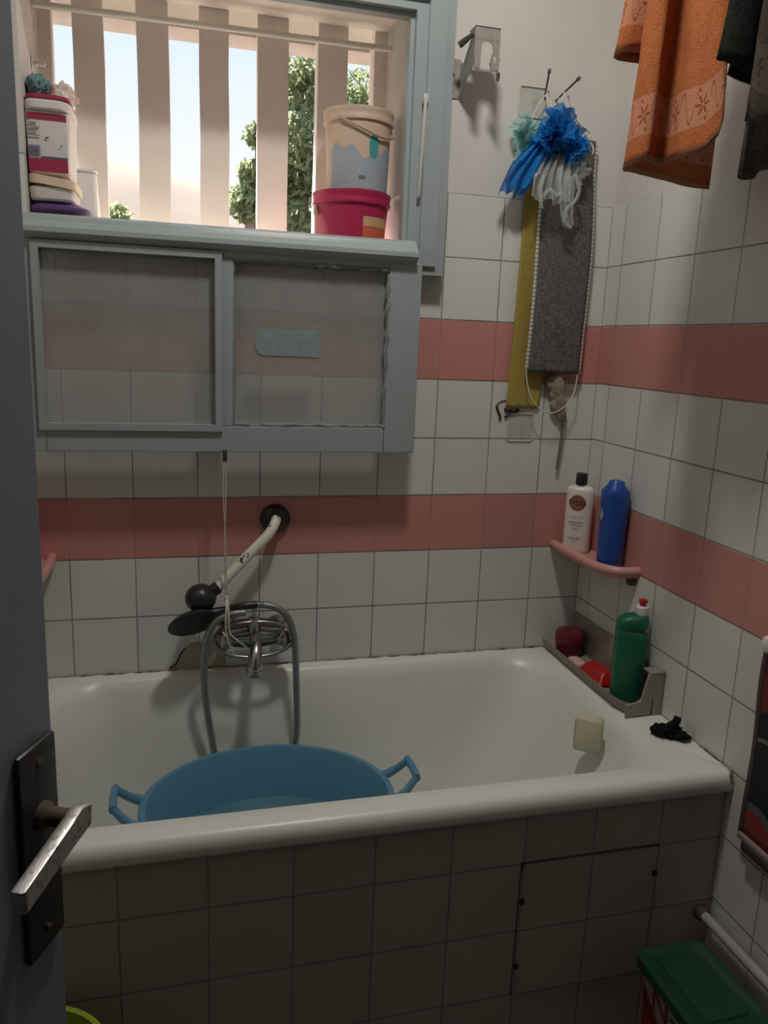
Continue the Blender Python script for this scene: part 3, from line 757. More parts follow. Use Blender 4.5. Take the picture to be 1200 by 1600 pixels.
MX = Thing('mixer_tap', (-.92, 0, .69), 'chrome bath mixer tap with two round knobs and a downward spout on the back wall', 'tap')
my = -.062
bm = BM(); tube(bm, [(-.985, my, .690), (-.96, my, .690), (-.92, my, .692), (-.88, my, .690), (-.855, my, .690)], [.017, .019, .024, .019, .017], 20, 3)
tube(bm, [(-.92, my, .69), (-.92, my - .012, .715), (-.92, my - .012, .742)], [.020, .017, .014], 16)
for x in (-.995, -.845): yz_lathe(bm, [(.03, .0005), (.03, .006), (.018, .012), (.013, .014), (.013, .055)], (x + (.01 if x < -.9 else -.01), 0, .690), 24)
MX.part('body', bm, M['chrome'], ang=50)
for x, s in ((-.985, -1), (-.855, 1)):
    bm = BM(); b2 = BM(); lathe(b2, [(.014, 0), (.020, .004), (.0245, .010), (.0245, .030), (.021, .034), (.004, .0365)], (0, 0, 0), 28)
    q = Vector((0, 0, 1)).rotation_difference(Vector((s * .55, -1, 0)).normalized()).to_matrix()
    for v in b2.verts:
        a = math.atan2(v.co.y, v.co.x); k = 1 - .05 * (.5 + .5 * math.cos(a * 8)); v.co.x *= k; v.co.y *= k
        v.co = Vector((x, my - .006, .690)) + q @ v.co
    merge(bm, b2); MX.part('knob', bm, M['chrome'], ang=50)
bm = BM(); tube(bm, [(-.918, my - .008, .700), (-.919, my - .045, .692), (-.921, my - .074, .672), (-.924, my - .086, .646), (-.925, my - .088, .634)], [.013, .0135, .015, .0185, .0195], 18, 5)
lathe(bm, [(.0175, 0), (.0205, .006), (.0210, .014), (.0185, .018)], (-.925, my - .088, .621), 24)
MX.part('spout', bm, M['chrome'], ang=50)
bm = BM(); tube(bm, [(-.92, my - .012, .742), (-.92, my - .014, .762)], [.006, .0045], 10); sphere(bm, (-.92, my - .0145, .765), .0075, sub=2)
MX.part('diverter', bm, M['chrome'])
bm = BM()                                               # oval wire cradle ring round the body
ring = [Vector((-.921 + .098 * math.cos(a), my - .030 + .010 * math.sin(a), .690 + .042 * math.sin(a))) for a in [2 * PI * k / 56 for k in range(57)]]
tube(bm, ring, .0052, 10); MX.part('cradle_ring', bm, M['chrome'], ang=60)
bm = BM(); yz_lathe(bm, [(.020, .030), (.060, .033), (.088, .040), (.092, .046)], (-.921, 0, .690), 48)
for v in bm.verts: v.co.z = .690 + (v.co.z - .690) * .43
MX.part('oval_dish', bm, M['darkmetal'], ang=50)

HS = Thing('hand_shower', (-1.03, -.13, .765), 'black hand shower lying across the tap with its round nozzle face turned outward', 'hand shower')
hc = Vector((-1.066, -.104, .746)); hn = Vector((.20, -.72, -.66)).normalized()
qx = Vector((.93, .10, .30)); qx = (qx - hn * qx.dot(hn)).normalized(); qy = hn.cross(qx)
HM = Matrix((qx, qy, hn)).transposed()
bm = BM(); lathe(bm, [(.02, -.022), (.044, -.012), (.056, -.002), (.057, .003), (.053, .006)], hc, 40, 1.08, .95, HM); HS.part('head', bm, M['black'], ang=50)
bm = BM()
for rr, n in ((.010, 6), (.022, 12), (.035, 18)):
    for k in range(n):
        a = 2 * PI * k / n; p = hc + HM @ Vector((rr * math.cos(a) * 1.1, rr * math.sin(a) * .95, .0068)); d = HM @ Vector((math.cos(a), math.sin(a), 0))
        tube(bm, [p - d * .004, p + d * .004], .0014, 6)
HS.part('nozzles', bm, M['darkmetal'], ang=60)
bm = BM(); tube(bm, [hc + qx * .045 - hn * .010, hc + qx * .085 - hn * .006, (-.955, -.116, .786), (-.918, -.114, .788)], [.014, .011, .0095, .0095], 14, 5); HS.part('handle', bm, M['black'], ang=50)
bm = BM(); tube(bm, [(-.9175, -.114, .788), (-.902, -.1135, .7865)], [.009, .0078], 12); HS.part('hose_nut', bm, M['chrome'])

bm = BM()
hp = [(-.9015, -.1135, .7865), (-.872, -.116, .779), (-.843, -.115, .753), (-.824, -.110, .692), (-.817, -.103, .585), (-.813, -.098, .50), (-.813, -.100, .43), (-.828, -.112, .35), (-.86, -.140, .28), (-.92, -.158, .245), (-.98, -.150, .28), (-1.010, -.118, .35), (-1.024, -.100, .43), (-1.034, -.100, .50), (-1.042, -.106, .585), (-1.040, -.118, .69), (-1.018, -.126, .750), (-.978, -.130, .772), (-.945, -.131, .775)]
hp2 = smooth_pts(hp, 14)
tube(bm, hp2, [.0080 + .0007 * (i % 2) for i in range(len(hp2))], 12)
single('shower_hose', bm, M['hose'], (-.92, -.09, .7), 'grey metal shower hose looping over the tap and down behind the blue basin', 'hose', ang=60)
# pull string
bm = BM()
for dx in (-.002, .002):
    tube(bm, [(-.991 + dx, -.100, 1.160), (-.992 + dx * 1.4, -.103, 1.05), (-.991 - dx, -.103, .93), (-.990 + dx, -.102, .86), (-.988, -.100, .806)], .0016, 6, 6)
tube(bm, [(-.988, -.102, .803), (-.991, -.138, .788), (-.993, -.148, .768), (-.992, -.150, .735), (-.986, -.150, .705), (-.976, -.146, .676)], .0022, 6, 6)
tube(bm, [(-.986, -.102, .803), (-.986, -.138, .788), (-.986, -.149, .768), (-.984, -.151, .735), (-.968, -.152, .716), (-.944, -.146, .692)], .0022, 6, 6)
sphere(bm, (-.988, -.102, .804), .0062, sub=2)
single('pull_cord', bm, M['string'], (-.985, -.15, 1.0), 'thin off-white string tied from the hanging sash down around the shower arm', 'string', ang=60)
bm = BM(); box(bm, -.996, -.986, -.106, -.0985, 1.135, 1.162, .002)
W.part('string_hook', bm, M['darkmetal'], sash)

# ------------------------------------------------------------------ shelves
def shelf(name, mir, label):
    t = Thing(name, (mir[0], 0, .88), label, 'shelf')
    def out(k, n=16):
        # outline (from wall corner): along the back wall, curved front, end at the side wall
        pts = [(-.001, -.001), (-.001, -.296 + k)]
        c = [(-.028, -.296 + k), (-.052, -.288 + k), (-.073, -.265 + k), (-.086 + k * .6, -.23), (-.0905 + k, -.18), (-.0925 + k, -.12), (-.0935 + k, -.06), (-.0925 + k, -.020), (-.088 + k, -.001)]
        pts += [(p.x, p.y) for p in smooth_pts([Vector((x, y, 0)) for x, y in c], 5)]
        return [(mir[0] + mir[1] * x, y) for x, y in pts]
    bm = BM(); loft(bm, [[Vector((x, y, z)) for x, y in out(k)] for z, k in ((.8715, .012), (.874, .004), (.882, 0), (.8845, 0))])
    t.part('shelf_tray', bm, M['pinkp'], ang=40)
    bm = BM()
    path = [Vector((mir[0] + mir[1] * x, y, 0)) for x, y in [(-.001, -.288)] + [(p.x, p.y) for p in smooth_pts([Vector((x, y, 0)) for x, y in [(-.028, -.289), (-.050, -.281), (-.070, -.26), (-.083, -.228), (-.087, -.18), (-.089, -.12), (-.090, -.06), (-.089, -.02), (-.086, -.002)]], 5)]]
    tube(bm, [p + Vector((0, 0, .890)) for p in path], .0115, 14)
    t.part('shelf_rim', bm, M['pinkp'], ang=60)
    bm = BM(); x = mir[0] + mir[1] * -.012
    box(bm, x - .008, x + .008, -.290, -.268, .853, .872, .003); t.part('shelf_bracket', bm, M['rust'])
    return t
shelf('corner_shelf', (0, 1), 'pink plastic shelf in the right corner carrying two shampoo bottles')
shelf('corner_shelf', (XL, -1), 'pink plastic shelf on the left wall, only its tip showing past the door')

def oval(cx, cy, a, b, z, rot, n=2.6, seg=44, shift=(0, 0)):
    out = []; ca, sa = math.cos(rot), math.sin(rot)
    for k in range(seg):
        t = 2 * PI * k / seg; c, s = math.cos(t), math.sin(t)
        x = a * math.copysign(abs(c) ** (2 / n), c) + shift[0]; y = b * math.copysign(abs(s) ** (2 / n), s) + shift[1]
        out.append(Vector((cx + ca * x - sa * y, cy + sa * x + ca * y, z)))
    return out
def oval_pt(cx, cy, a, b, rot, n, off):
    """point on the front of an oval bottle for horizontal coordinate u and height z"""
    ca, sa = math.cos(rot), math.sin(rot)
    def f(u, z):
        x = max(-a * .985, min(a * .985, u)); y = -b * (1 - abs(x / a) ** n) ** (1 / n) - off
        return Vector((cx + ca * x - sa * y, cy + sa * x + ca * y, z))
    return f
# white bottle
wc = (-.054, -.066); wr = -.62; zb = .8850; KW = 1.15
t = Thing('shampoo_bottle', (wc[0], wc[1], zb), 'white shampoo bottle with black cap and copper disc label on the pink corner shelf', 'bottle')
bm = BM(); a_, b_ = .0355, .0240
loft(bm, [oval(*wc, a_ * k, b_ * k, zb + z * KW, wr, 2.7) for z, k in ((0, .90), (.002, .96), (.006, 1.0), (.060, 1.0), (.140, 1.0), (.147, .985), (.152, .90), (.155, .70), (.157, .46), (.160, .44))])
t.part('body', bm, M['whitep'], ang=40)
bm = BM(); lathe(bm, [(.0150, .182), (.0155, .183), (.0150, .211), (.0140, .2135), (.010, .214)], (wc[0], wc[1], zb), 28); t.part('cap', bm, M['blackcap'])
f = oval_pt(*wc, a_, b_, wr, 2.7, .0006)
def disc(bm, f, u, z, r, n=32):
    c = bm.verts.new(f(u, z)); vs = []
    for rr in (.5, 1):
        vs.append([bm.verts.new(f(u + r * rr * math.cos(q), z + r * rr * math.sin(q))) for q in [2 * PI * k / n for k in range(n)]])
    for k in range(n):
        j = (k + 1) % n; bm.faces.new((c, vs[0][k], vs[0][j])); bm.faces.new((vs[0][k], vs[1][k], vs[1][j], vs[0][j]))
bm = BM(); disc(bm, f, -.003, zb + .136, .0215); lb = t.part('disc_label', bm, M['copper'], label='copper disc printed with dark letters')
g = oval_pt(*wc, a_, b_, wr, 2.7, .0011)
bm = text_bm('SYOSS', .0170, lambda x, y: g(-.003 + x, zb + .136 + y)); t.part('brand_lettering', bm, M['ink'], lb, sm=False)
bm = text_bm('KERATIN', .0105, lambda x, y: g(-.003 + x * .95, zb + .097 + y)); t.part('product_lettering', bm, M['paleink'], sm=False)
bm = BM()
def line(bm, z, u0, u1, h, n=10):
    r = [[bm.verts.new(g(u0 + (u1 - u0) * k / n, zz)) for k in range(n + 1)] for zz in (z, z + h)]
    for k in range(n): bm.faces.new((r[0][k], r[0][k + 1], r[1][k + 1], r[1][k]))
for z, u0, u1, h in ((.0725, -.024, .017, .0016), (.0685, -.020, .014, .0008), (.0655, -.022, .016, .0008), (.0625, -.016, .010, .0008), (.0565, -.011, .004, .0014), (-1, 0, 0, 0), (.036, -.022, .011, .0008), (.0335, -.019, .013, .0008), (.0310, -.014, .008, .0008), (.025, -.009, -.001, .0012)): 
    if z < 0:
        t.part('print_lines', bm, M['greyink'], sm=False); bm = BM(); continue
    line(bm, zb + z * KW, u0, u1, h)
t.part('small_print', bm, M['greyink'], sm=False)
# blue bottle
lc = (-.0395, -.214); lr = -1.78; KL = 1.16
t = Thing('shampoo_bottle', (lc[0], lc[1], zb), 'blue shampoo bottle with a round white logo at its side on the pink corner shelf', 'bottle')
bm = BM(); a_, b_ = .0335, .0330
loft(bm, [oval(lc[0], lc[1], a_ * k, b_ * k, zb + z * KL, lr, 2.4) for z, k in ((0, .84), (.003, .90), (.03, .95), (.10, 1.0), (.155, 1.04), (.166, 1.03), (.169, .98))])
t.part('body', bm, M['bluep'], ang=40)
bm = BM(); loft(bm, [oval(lc[0], lc[1], a_ * k, b_ * k, zb + z * KL, lr, 2.2) for z, k in ((.169, .90), (.173, .86), (.180, .62), (.187, .56), (.190, .45))]); t.part('cap', bm, M['bluep'], ang=40)
f = oval_pt(lc[0], lc[1], a_, b_, lr, 2.4, .0012); 
bm = BM(); disc(bm, f, -.002, zb + .134, .0185); lb = t.part('logo', bm, M['palelabel'], label='round pale logo')
g2 = oval_pt(lc[0], lc[1], a_, b_, lr, 2.4, .0017)
bm = BM(); 
for z in (.1440, .1240): disc(bm, g2, -.002, zb + z, .0070)
t.part('logo_emblem', bm, M['slateprint'], lb)
bm = BM()
for k in range(3): 
    for (u0, u1) in ((-.016, .0),): 
        r = [[bm.verts.new(g2(u0 + (u1 - u0) * q / 6, zb + .052 + .006 * k + h)) for q in range(7)] for h in (0, .0018)]
        for q in range(6): bm.faces.new((r[0][q], r[0][q + 1], r[1][q + 1], r[1][q]))
t.part('print_lines', bm, M['palelabel'], sm=False)

# ------------------------------------------------------------------ taupe caddy on the rim
cz = RIM + .0062
C = Thing('bath_caddy', (-.05, -.23, cz), 'taupe plastic caddy tray on the right bathtub rim holding the green bottle', 'caddy')
def cadout(g, e=0.0): # plan outline; g widens outward
    return [(-.002, -.012), (-.002, -.440), (-.020 - g * .3, -.440 - g * .4), (-.074 - g * .6, -.436 - g * .5), (-.088 - g * .9, -.420 - g * .5), (-.094 - g, -.39), (-.094 - g, -.20), (-.094 - g, -.06), (-.094 - g, -.012)]
bm = BM(); loft(bm, [[Vector((x, y, z)) for x, y in cadout(g)] for z, g in ((cz, -.008), (cz + .004, -.004))]); C.part('tray_floor', bm, M['taupe'], ang=30)
bm = BM()
o1 = cadout(-.004)[2:]; o2 = cadout(.008)[2:]
rings = []
for (x1, y1), (x2, y2), (xi, yi) in zip(o1, o2, cadout(-.007)[2:]):
    xo, yo = x2 - x1, y2 - y1
    rings.append([Vector((x1, y1, cz)), Vector((x2, y2, cz + .027)), Vector((x2 + .0008, y2 + .0005, cz + .030)), Vector((x2 + .004, y2 + .003, cz + .028)), Vector((x1 + .004, y1 + .003, cz + .004))])
loft(bm, rings); C.part('front_lip', bm, M['taupe'], ang=40)
bm = BM(); box(bm, -.006, -.002, -.435, -.010, cz, .690, .0015); C.part('back_panel', bm, M['taupe'])
bm = BM(); prism(bm, [(-.094, cz + .001), (-.098, cz + .028), (-.066, cz + .033), (-.057, cz + .040), (-.044, cz + .096), (-.038, cz + .106), (-.004, cz + .106), (-.004, cz + .001), (-.026, cz + .001), (-.026, cz + .040), (-.032, cz + .040), (-.032, cz + .001)], 'y', -.446, -.438)
C.part('end_panel', bm, M['taupe'], sm=False)
bm = BM(); box(bm, -.040, -.002, -.4465, -.412, cz + .102, cz + .107, .001); C.part('end_ledge', bm, M['taupe'])
zc = cz + .0045
jc = (-.0515, -.078)
t = Thing('cream_jar', (jc[0], jc[1], zc), 'round maroon jar with a wide lid at the back end of the taupe caddy', 'jar')
bm = BM(); lathe(bm, [(.028, 0), (.031, .002), (.0355, .012), (.038, .034), (.038, .037)], (jc[0], jc[1], zc), 40); t.part('body', bm, M['maroon'])
bm = BM(); lathe(bm, [(.0385, .0355), (.0405, .037), (.0405, .062), (.0375, .068), (.030, .0705), (.012, .0715)], (jc[0], jc[1], zc), 40); t.part('lid', bm, M['maroon'])
bm = BM(); box(bm, -.083, -.052, -.185, -.130, zc, zc + .017, .006, 3)
single('soap_bar', bm, M['pinksoap'], (-.067, -.155, zc), 'pale pink soap bar in the caddy between the maroon jar and red packet', 'soap')
bm = BM(); rbox(bm, -.086, -.026, -.300, -.190, zc, zc + .026, .010, -.010, .006)
for v in bm.verts: v.co.z += .014 * ((v.co.x + .084) / .054) * (1 if v.co.z > zc + .02 else 0) + (.004 * noise.noise(v.co * 60) if v.co.z > zc + .02 else 0)
single('soap_packet', bm, M['redsoap'], (-.057, -.25, zc), 'bright red soap packet in the caddy beside the green bottle', 'packet', ang=30)
gc = (-.0500, -.366); KG = 1.29
t = Thing('detergent_bottle', (gc[0], gc[1], zc), 'green plastic bottle with white collar and red cap standing in the taupe caddy', 'bottle')
bm = BM(); gr = -.35
loft(bm, [oval(gc[0], gc[1], .0385 * k, .0285 * k, zc + z * KG, gr, 3.0, 48, (s, 0)) for z, k, s in ((0, .84, -.002), (.003, .90, -.002), (.02, .93, -.002), (.08, .98, -.001), (.125, 1.0, 0), (.132, .985, -.0006), (.1355, .94, -.0023), (.1385, .86, -.0054), (.1405, .80, -.0077), (.1430, .81, -.0073), (.1455, .89, -.0042), (.149, .945, -.0021), (.156, .94, -.0015), (.162, .87, .001), (.1665, .74, .005), (.1695, .55, .011), (.1710, .40, .0165), (.172, .38, .0175))])
t.part('body', bm, M['greenp'], ang=40)
ox, oy = gc[0] + .0175 * math.cos(gr), gc[1] + .0175 * math.sin(gr)
bm = BM(); lathe(bm, [(.0150, .2195), (.0155, .221), (.0155, .238), (.0140, .240), (.008, .241)], (ox, oy, zc), 24); t.part('collar', bm, M['whitep'])
bm = BM(); lathe(bm, [(.0065, .240), (.0065, .247), (.0100, .249), (.0100, .256), (.006, .258)], (ox, oy, zc), 20); t.part('cap', bm, M['redcap'])
# soap in the tub
t = Thing('soap_bar', (-.155, -.42, .49), 'large ivory soap block resting on the sloping right end inside the bathtub', 'soap')
RS = Matrix.Rotation(math.radians(-38), 3, 'Z') @ Matrix.Rotation(math.radians(4), 3, 'X')
sc = Vector((-.178, -.428, .5450)); KS = 1.2
b2 = BM(); loft(b2, [[Vector((x, y, z)) for x, z in rrect(-.026 + e, .026 - e, -.036 + e, .036 - e, .009, 4)] for y, e in ((-.014, .003), (-.011, 0), (.011, 0), (.014, .003))])
for v in b2.verts: v.co = sc + RS @ (v.co * KS)
t.part('body', b2, M['soap'], ang=40)
b2 = BM(); loft(b2, [[Vector((x, y, z)) for y, z in rrect(-.0105, .0105, -.030, .030, .004, 3)] for x in (.0245, .0262, .0272)])
for v in b2.verts: v.co = sc + RS @ (v.co * KS)
t.part('darker_side', b2, M['soap_edge'], ang=40, label='darker yellow side')
# black cloth on the rim
bm = BM()
zr = RIM + .0062
crumple(bm, (-.046, -.541, zr + .012), (.026, .017, .015), .55, 2.4, 8)
crumple(bm, (-.066, -.528, zr + .010), (.015, .012, .012), .5, 2.6, 3, 3)
tube(bm, [(-.050, -.541, zr + .014), (-.036, -.546, zr + .032), (-.031, -.546, zr + .045)], [.012, .009, .008], 10, 4)
crumple(bm, (-.0285, -.560, zr + .008), (.016, .018, .009), .5, 2.6, 6, 3)
single('hair_scrunchie', bm, M['blackcloth'], (-.045, -.56, zr), 'small crumpled black cloth lying on the right rim of the bathtub', 'cloth', ang=60)

# ------------------------------------------------------------------ wall bracket (upper wall)
K = Thing('wall_mount_bracket', (-.452, 0, 2.02), 'zinc metal curtain-rod bracket with a clip screwed to the wall beside the window', 'bracket')
bm = BM(); prism(bm, [(x, z) for x, z in rrect(-.471, -.434, 1.990, 2.075, .008, 5)], 'y', -.003, -.0004); K.part('wall_plate', bm, M['metal'], ang=25)
for (x, z) in ((-.457, 2.040), (-.459, 2.004)):
    bm = BM(); yz_lathe(bm, [(.006, .003), (.0055, .0048), (.003, .0056)], (x, 0, z), 16); 
    K.part('screw', bm, M['darkmetal'])
bm = BM()                                               # triangular side arm reaching from plate to clip
prism(bm, [(-.003, 2.066), (-.003, 1.992), (-.050, 2.016), (-.098, 2.042), (-.098, 2.115), (-.070, 2.094), (-.030, 2.060)], 'x', -.4390, -.4365)
K.part('arm', bm, M['metal'], sm=False)
bm = BM()                                               # folded clip sheet with an arched notch, facing the room
yy = -.100; xa = -.4400; dz = .012
arch = [(xa, 2.102), (xa, 2.036), (xa + .012, 2.030)]
n = 8; cx_, cz_ = xa + .0300, 2.062
arch += [(xa + .0165, 2.046)] + [(cx_ - .0135 * math.cos(PI * k / n), cz_ + .011 * math.sin(PI * k / n)) for k in range(n + 1)] + [(xa + .0455, 2.046), (xa + .060, 2.042), (xa + .060, 2.102)]
prism(bm, arch, 'y', yy - .0022, yy)
for k in range(9): box(bm, xa + .003 + k * .0066, xa + .0053 + k * .0066, yy - .0036, yy - .0018, 2.076, 2.100)
box(bm, xa, xa + .060, yy - .0022, yy + .036, 2.100, 2.103)
prism(bm, [(xa + .043, 2.052), (xa + .037, 2.030), (xa + .041, 2.014), (xa + .058, 2.014), (xa + .060, 2.040), (xa + .053, 2.042), (xa + .050, 2.026), (xa + .046, 2.030)], 'y', yy - .008, yy - .002)
prism(bm, [(xa, 2.038), (xa, 2.016), (xa + .013, 2.013), (xa + .014, 2.034)], 'y', yy - .008, yy - .002)
for v in bm.verts: v.co.z += dz
K.part('clip', bm, M['metal'], sm=False)
bm = BM(); tube(bm, [(xa + .0545, yy - .005, 2.016), (xa + .056, yy - .006, 2.004), (xa + .058, yy - .006, 1.994), (xa + .061, yy - .005, 2.001), (xa + .060, yy - .005, 2.012)], .0024, 8, 4); [setattr(v.co, 'z', v.co.z + dz) for v in bm.verts]; K.part('wire_loop', bm, M['darkmetal'])
bm = BM(); tube(bm, [(xa, yy + .012, 2.090), (xa - .014, yy + .022, 2.078), (xa - .026, yy + .030, 2.068)], [.004, .007, .008], 8); [setattr(v.co, 'z', v.co.z + dz) for v in bm.verts]; K.part('lever', bm, M['darkmetal'])

# ------------------------------------------------------------------ hooks, nails and the washing things
def hook(name, x, z, s, label, mark=False):
    t = Thing(name, (x, 0, z), label, 'hook')
    bm = BM(); prism(bm, [(u, v) for u, v in rrect(x - s, x + s, z - s, z + s, .007, 5)], 'y', -.0026, -.0004); t.part('plate', bm, M['acrylic'], ang=25)
    bm = BM(); ring = [Vector((u, -.0026, v)) for u, v in rrect(x - s + .002, x + s - .002, z - s + .002, z + s - .002, .006, 5)]
    tube(bm, ring + ring[:1], .0013, 6); t.part('plate_edge', bm, M['whitecord'], ang=60)
    bm = BM(); tube(bm, [(x, -.003, z + s * .2), (x, -.012, z - s * .15), (x, -.022, z - s * .1), (x, -.024, z + s * .12)], .0035, 10, 5); t.part('hook', bm, M['acrylic'])
    return t
hook('wall_hook', -.247, 2.003, .036, 'clear square stick-on hook on the painted wall behind the blue puff')
h2 = hook('wall_hook', -.214, 1.212, .038, 'clear square stick-on hook with black lettering below the yellow cloth')
bm = BM()
tube(bm, [(-.285, -.0018, 1.268), (-.283, -.0018, 1.258), (-.274, -.0018, 1.240), (-.2735, -.0018, 1.232), (-.2765, -.0018, 1.231)], .0033, 8, 4)
tube(bm, [(-.285, -.0018, 1.268), (-.278, -.0018, 1.277), (-.262, -.0018, 1.281), (-.24, -.0018, 1.282), (-.215, -.0018, 1.279)], .0010, 6, 5)
tube(bm, [(-.262, -.0034, 1.238), (-.248, -.0034, 1.245), (-.246, -.0034, 1.256), (-.258, -.0034, 1.252), (-.262, -.0034, 1.262)], .0027, 8, 4)
tube(bm, [(-.243, -.0034, 1.252), (-.234, -.0034, 1.252), (-.222, -.0034, 1.258)], .0030, 8, 4)
h2.part('lettering', bm, M['ink'], ang=60)
for (p, q, lab) in (((-.214, .004, 2.014), (-.2420, -.074, 2.052), 'left dark steel nail in the wall, holding the blue puff'), ((-.186, .004, 2.012), (-.172, -.086, 2.040), 'right dark steel nail in the wall slanting outward, holding the grey mitt')):
    p, q = Vector(p), Vector(q); t = Thing('wall_mount_nail', (p.x, 0, p.z), lab, 'nail')
    bm = BM(); tube(bm, [p, q], .0023, 8); t.part('shank', bm, M['darkmetal'])
    bm = BM(); d = (q - p).normalized(); tube(bm, [q - d * .004, q + d * .004], .0042, 10); t.part('head', bm, M['darkmetal'])
def ruffle(bm, c, nrm, R, waves, amp, seed, nr=5, na=84, ymax=-.044, ymin=-.3):
    rnd = random.Random(seed); nrm = Vector(nrm).normalized(); e1 = nrm.orthogonal().normalized(); e2 = nrm.cross(e1); ph = rnd.uniform(0, 6)
    grid = []
    for i in range(nr + 1):
        r = R * (.12 + .88 * i / nr); row = []
        for k in range(na):
            a = 2 * PI * k / na
            rr = r * (1 + .16 * math.sin(3 * a + ph) + .08 * math.sin(7 * a + 2 * ph))
            h = amp * (i / nr) ** 1.3 * (math.sin(waves * a + ph) + .5 * math.sin((waves * 2 + 3) * a + ph * 2))
            p = Vector(c) + e1 * rr * math.cos(a) + e2 * rr * math.sin(a) + nrm * h
            p.y = max(min(p.y, ymax), ymin); row.append(bm.verts.new(p))
        grid.append(row)
    for i in range(nr):
        for k in range(na):
            j = (k + 1) % na; bm.faces.new((grid[i][k], grid[i][j], grid[i + 1][j], grid[i + 1][k]))
def netfold(bm, path, wid, folds, depth, seed, n=60, ymax=-.044, ymin=-.3):
    """hanging gathered net: ribbon across a path, pleated"""
    pts = smooth_pts(path, 8); rnd = random.Random(seed); ph = rnd.uniform(0, 6)
    cols = []
    for j, p in enumerate(pts):
        v = j / (len(pts) - 1); w = wid(v); row = []
        for i in range(n + 1):
            u = i / n * 2 - 1
            q = p + Vector((u * w, -depth * (.5 + .5 * math.sin(u * folds * PI + ph + 1.3 * math.sin(v * 4 + u * 2))) * (.4 + .6 * v), .006 * math.sin(u * 9 + ph) * v + w * .25 * (u * u) * (-1 if v < .5 else 1) * .5))
            q.y = max(min(q.y, ymax), ymin); row.append(bm.verts.new(q))
        cols.append(row)
    for a, b in zip(cols, cols[1:]):
        for i in range(n): bm.faces.new((a[i], a[i + 1], b[i + 1], b[i]))
pc = Vector((-.207, -.074, 1.918))
t = Thing('bath_puff', (-.214, -.04, 1.93), 'bright blue net bath puff with a drooping tail hanging from the left nail', 'bath puff')
bm = BM(); rnd = random.Random(11)
for k in range(11):
    d = Vector((rnd.gauss(0, 1), rnd.gauss(0, .6) - .5, rnd.gauss(0, 1)))
    ruffle(bm, pc + Vector((rnd.uniform(-.020, .025), rnd.uniform(-.012, .016), rnd.uniform(-.012, .022))), d, rnd.uniform(.040, .056), rnd.choice((5, 6, 7, 8)), .011, k)
for k in range(5):
    ruffle(bm, Vector((-.156, -.066, 1.894)) + Vector((rnd.uniform(-.012, .012), rnd.uniform(-.01, .01), rnd.uniform(-.01, .012))), (rnd.gauss(0, 1), rnd.gauss(0, .6) - .5, rnd.gauss(0, 1)), rnd.uniform(.03, .042), 7, .009, 40 + k)
t.part('ruffle', bm, M['blue_net'], ang=180)
bm = BM(); netfold(bm, [(-.225, -.045, 1.915), (-.262, -.052, 1.875), (-.290, -.050, 1.825), (-.312, -.045, 1.776)], lambda v: .022 + .022 * math.sin(min(1, v * 1.3) * PI * .6) - .012 * v, 4.0, .022, 3)
netfold(bm, [(-.215, -.056, 1.925), (-.250, -.064, 1.875), (-.285, -.062, 1.815), (-.302, -.056, 1.785)], lambda v: .018 + .020 * math.sin(v * PI * .8), 3.0, .018, 5)
t.part('tail', bm, M['blue_net'], ang=180)
bm = BM()
for dx in (-.004, .004): tube(bm, [(-.222 + dx * .4, -.030, 2.024), (-.221 + dx, -.036, 2.0), (-.216 + dx, -.05, 1.965)], .0016, 6, 4)
t.part('hanging_loop', bm, M['whitecord'], ang=60)
t = Thing('bath_puff', (-.28, -.03, 1.92), 'pale aqua net bath puff half hidden behind the left side of the blue puff', 'bath puff')
bm = BM()
for k in range(7): ruffle(bm, Vector((-.272, -.040, 1.930)) + Vector((rnd.uniform(-.012, .012), rnd.uniform(-.008, .008), rnd.uniform(-.024, .024))), (rnd.gauss(0, 1), rnd.gauss(0, .6) - .6, rnd.gauss(0, 1)), rnd.uniform(.026, .040), 6, .009, 60 + k, ymax=-.012, ymin=-.036)
netfold(bm, [(-.265, -.035, 1.915), (-.272, -.038, 1.88), (-.274, -.036, 1.845)], lambda v: .026, 3.0, .016, 8, ymax=-.014, ymin=-.036)
t.part('ruffle', bm, M['aqua_net'], ang=180)
bm = BM(); tube(bm, [(-.266, -.03, 1.94), (-.245, -.028, 1.985), (-.219, -.020, 2.022)], .0014, 6, 4); t.part('hanging_loop', bm, M['whitecord'], ang=60)
t = Thing('net_sponge', (-.19, -.06, 1.84), 'white sheer net sponge drooping below the blue puff over the grey mitt', 'net sponge')
bm = BM()
netfold(bm, [(-.192, -.058, 1.878), (-.205, -.068, 1.840), (-.214, -.070, 1.800), (-.214, -.066, 1.765)], lambda v: .045 + .012 * v, 5.0, .026, 9)
netfold(bm, [(-.160, -.058, 1.872), (-.168, -.068, 1.835), (-.172, -.070, 1.790), (-.168, -.064, 1.742), (-.158, -.058, 1.716)], lambda v: .034 - .020 * v, 3.0, .022, 12)
for k in range(4): ruffle(bm, Vector((-.140, -.062, 1.853)) + Vector((rnd.uniform(-.01, .01), 0, rnd.uniform(-.01, .01))), (rnd.gauss(0, 1), -.8, rnd.gauss(0, 1)), .026, 6, .008, 80 + k)
t.part('net', bm, M['white_net'], ang=180)
bm = BM()
for path in ([(-.236, -.080, 1.775), (-.225, -.088, 1.790), (-.205, -.086, 1.780), (-.190, -.084, 1.786), (-.178, -.08, 1.770)], [(-.162, -.09, 1.83), (-.146, -.086, 1.80), (-.150, -.08, 1.775), (-.172, -.078, 1.750), (-.170, -.074, 1.722), (-.152, -.07, 1.712)], [(-.235, -.075, 1.75), (-.248, -.082, 1.79), (-.240, -.085, 1.82)]):
    tube(bm, path, .0045, 8, 6)
t.part('net_roll', bm, M['white_net'], ang=60)
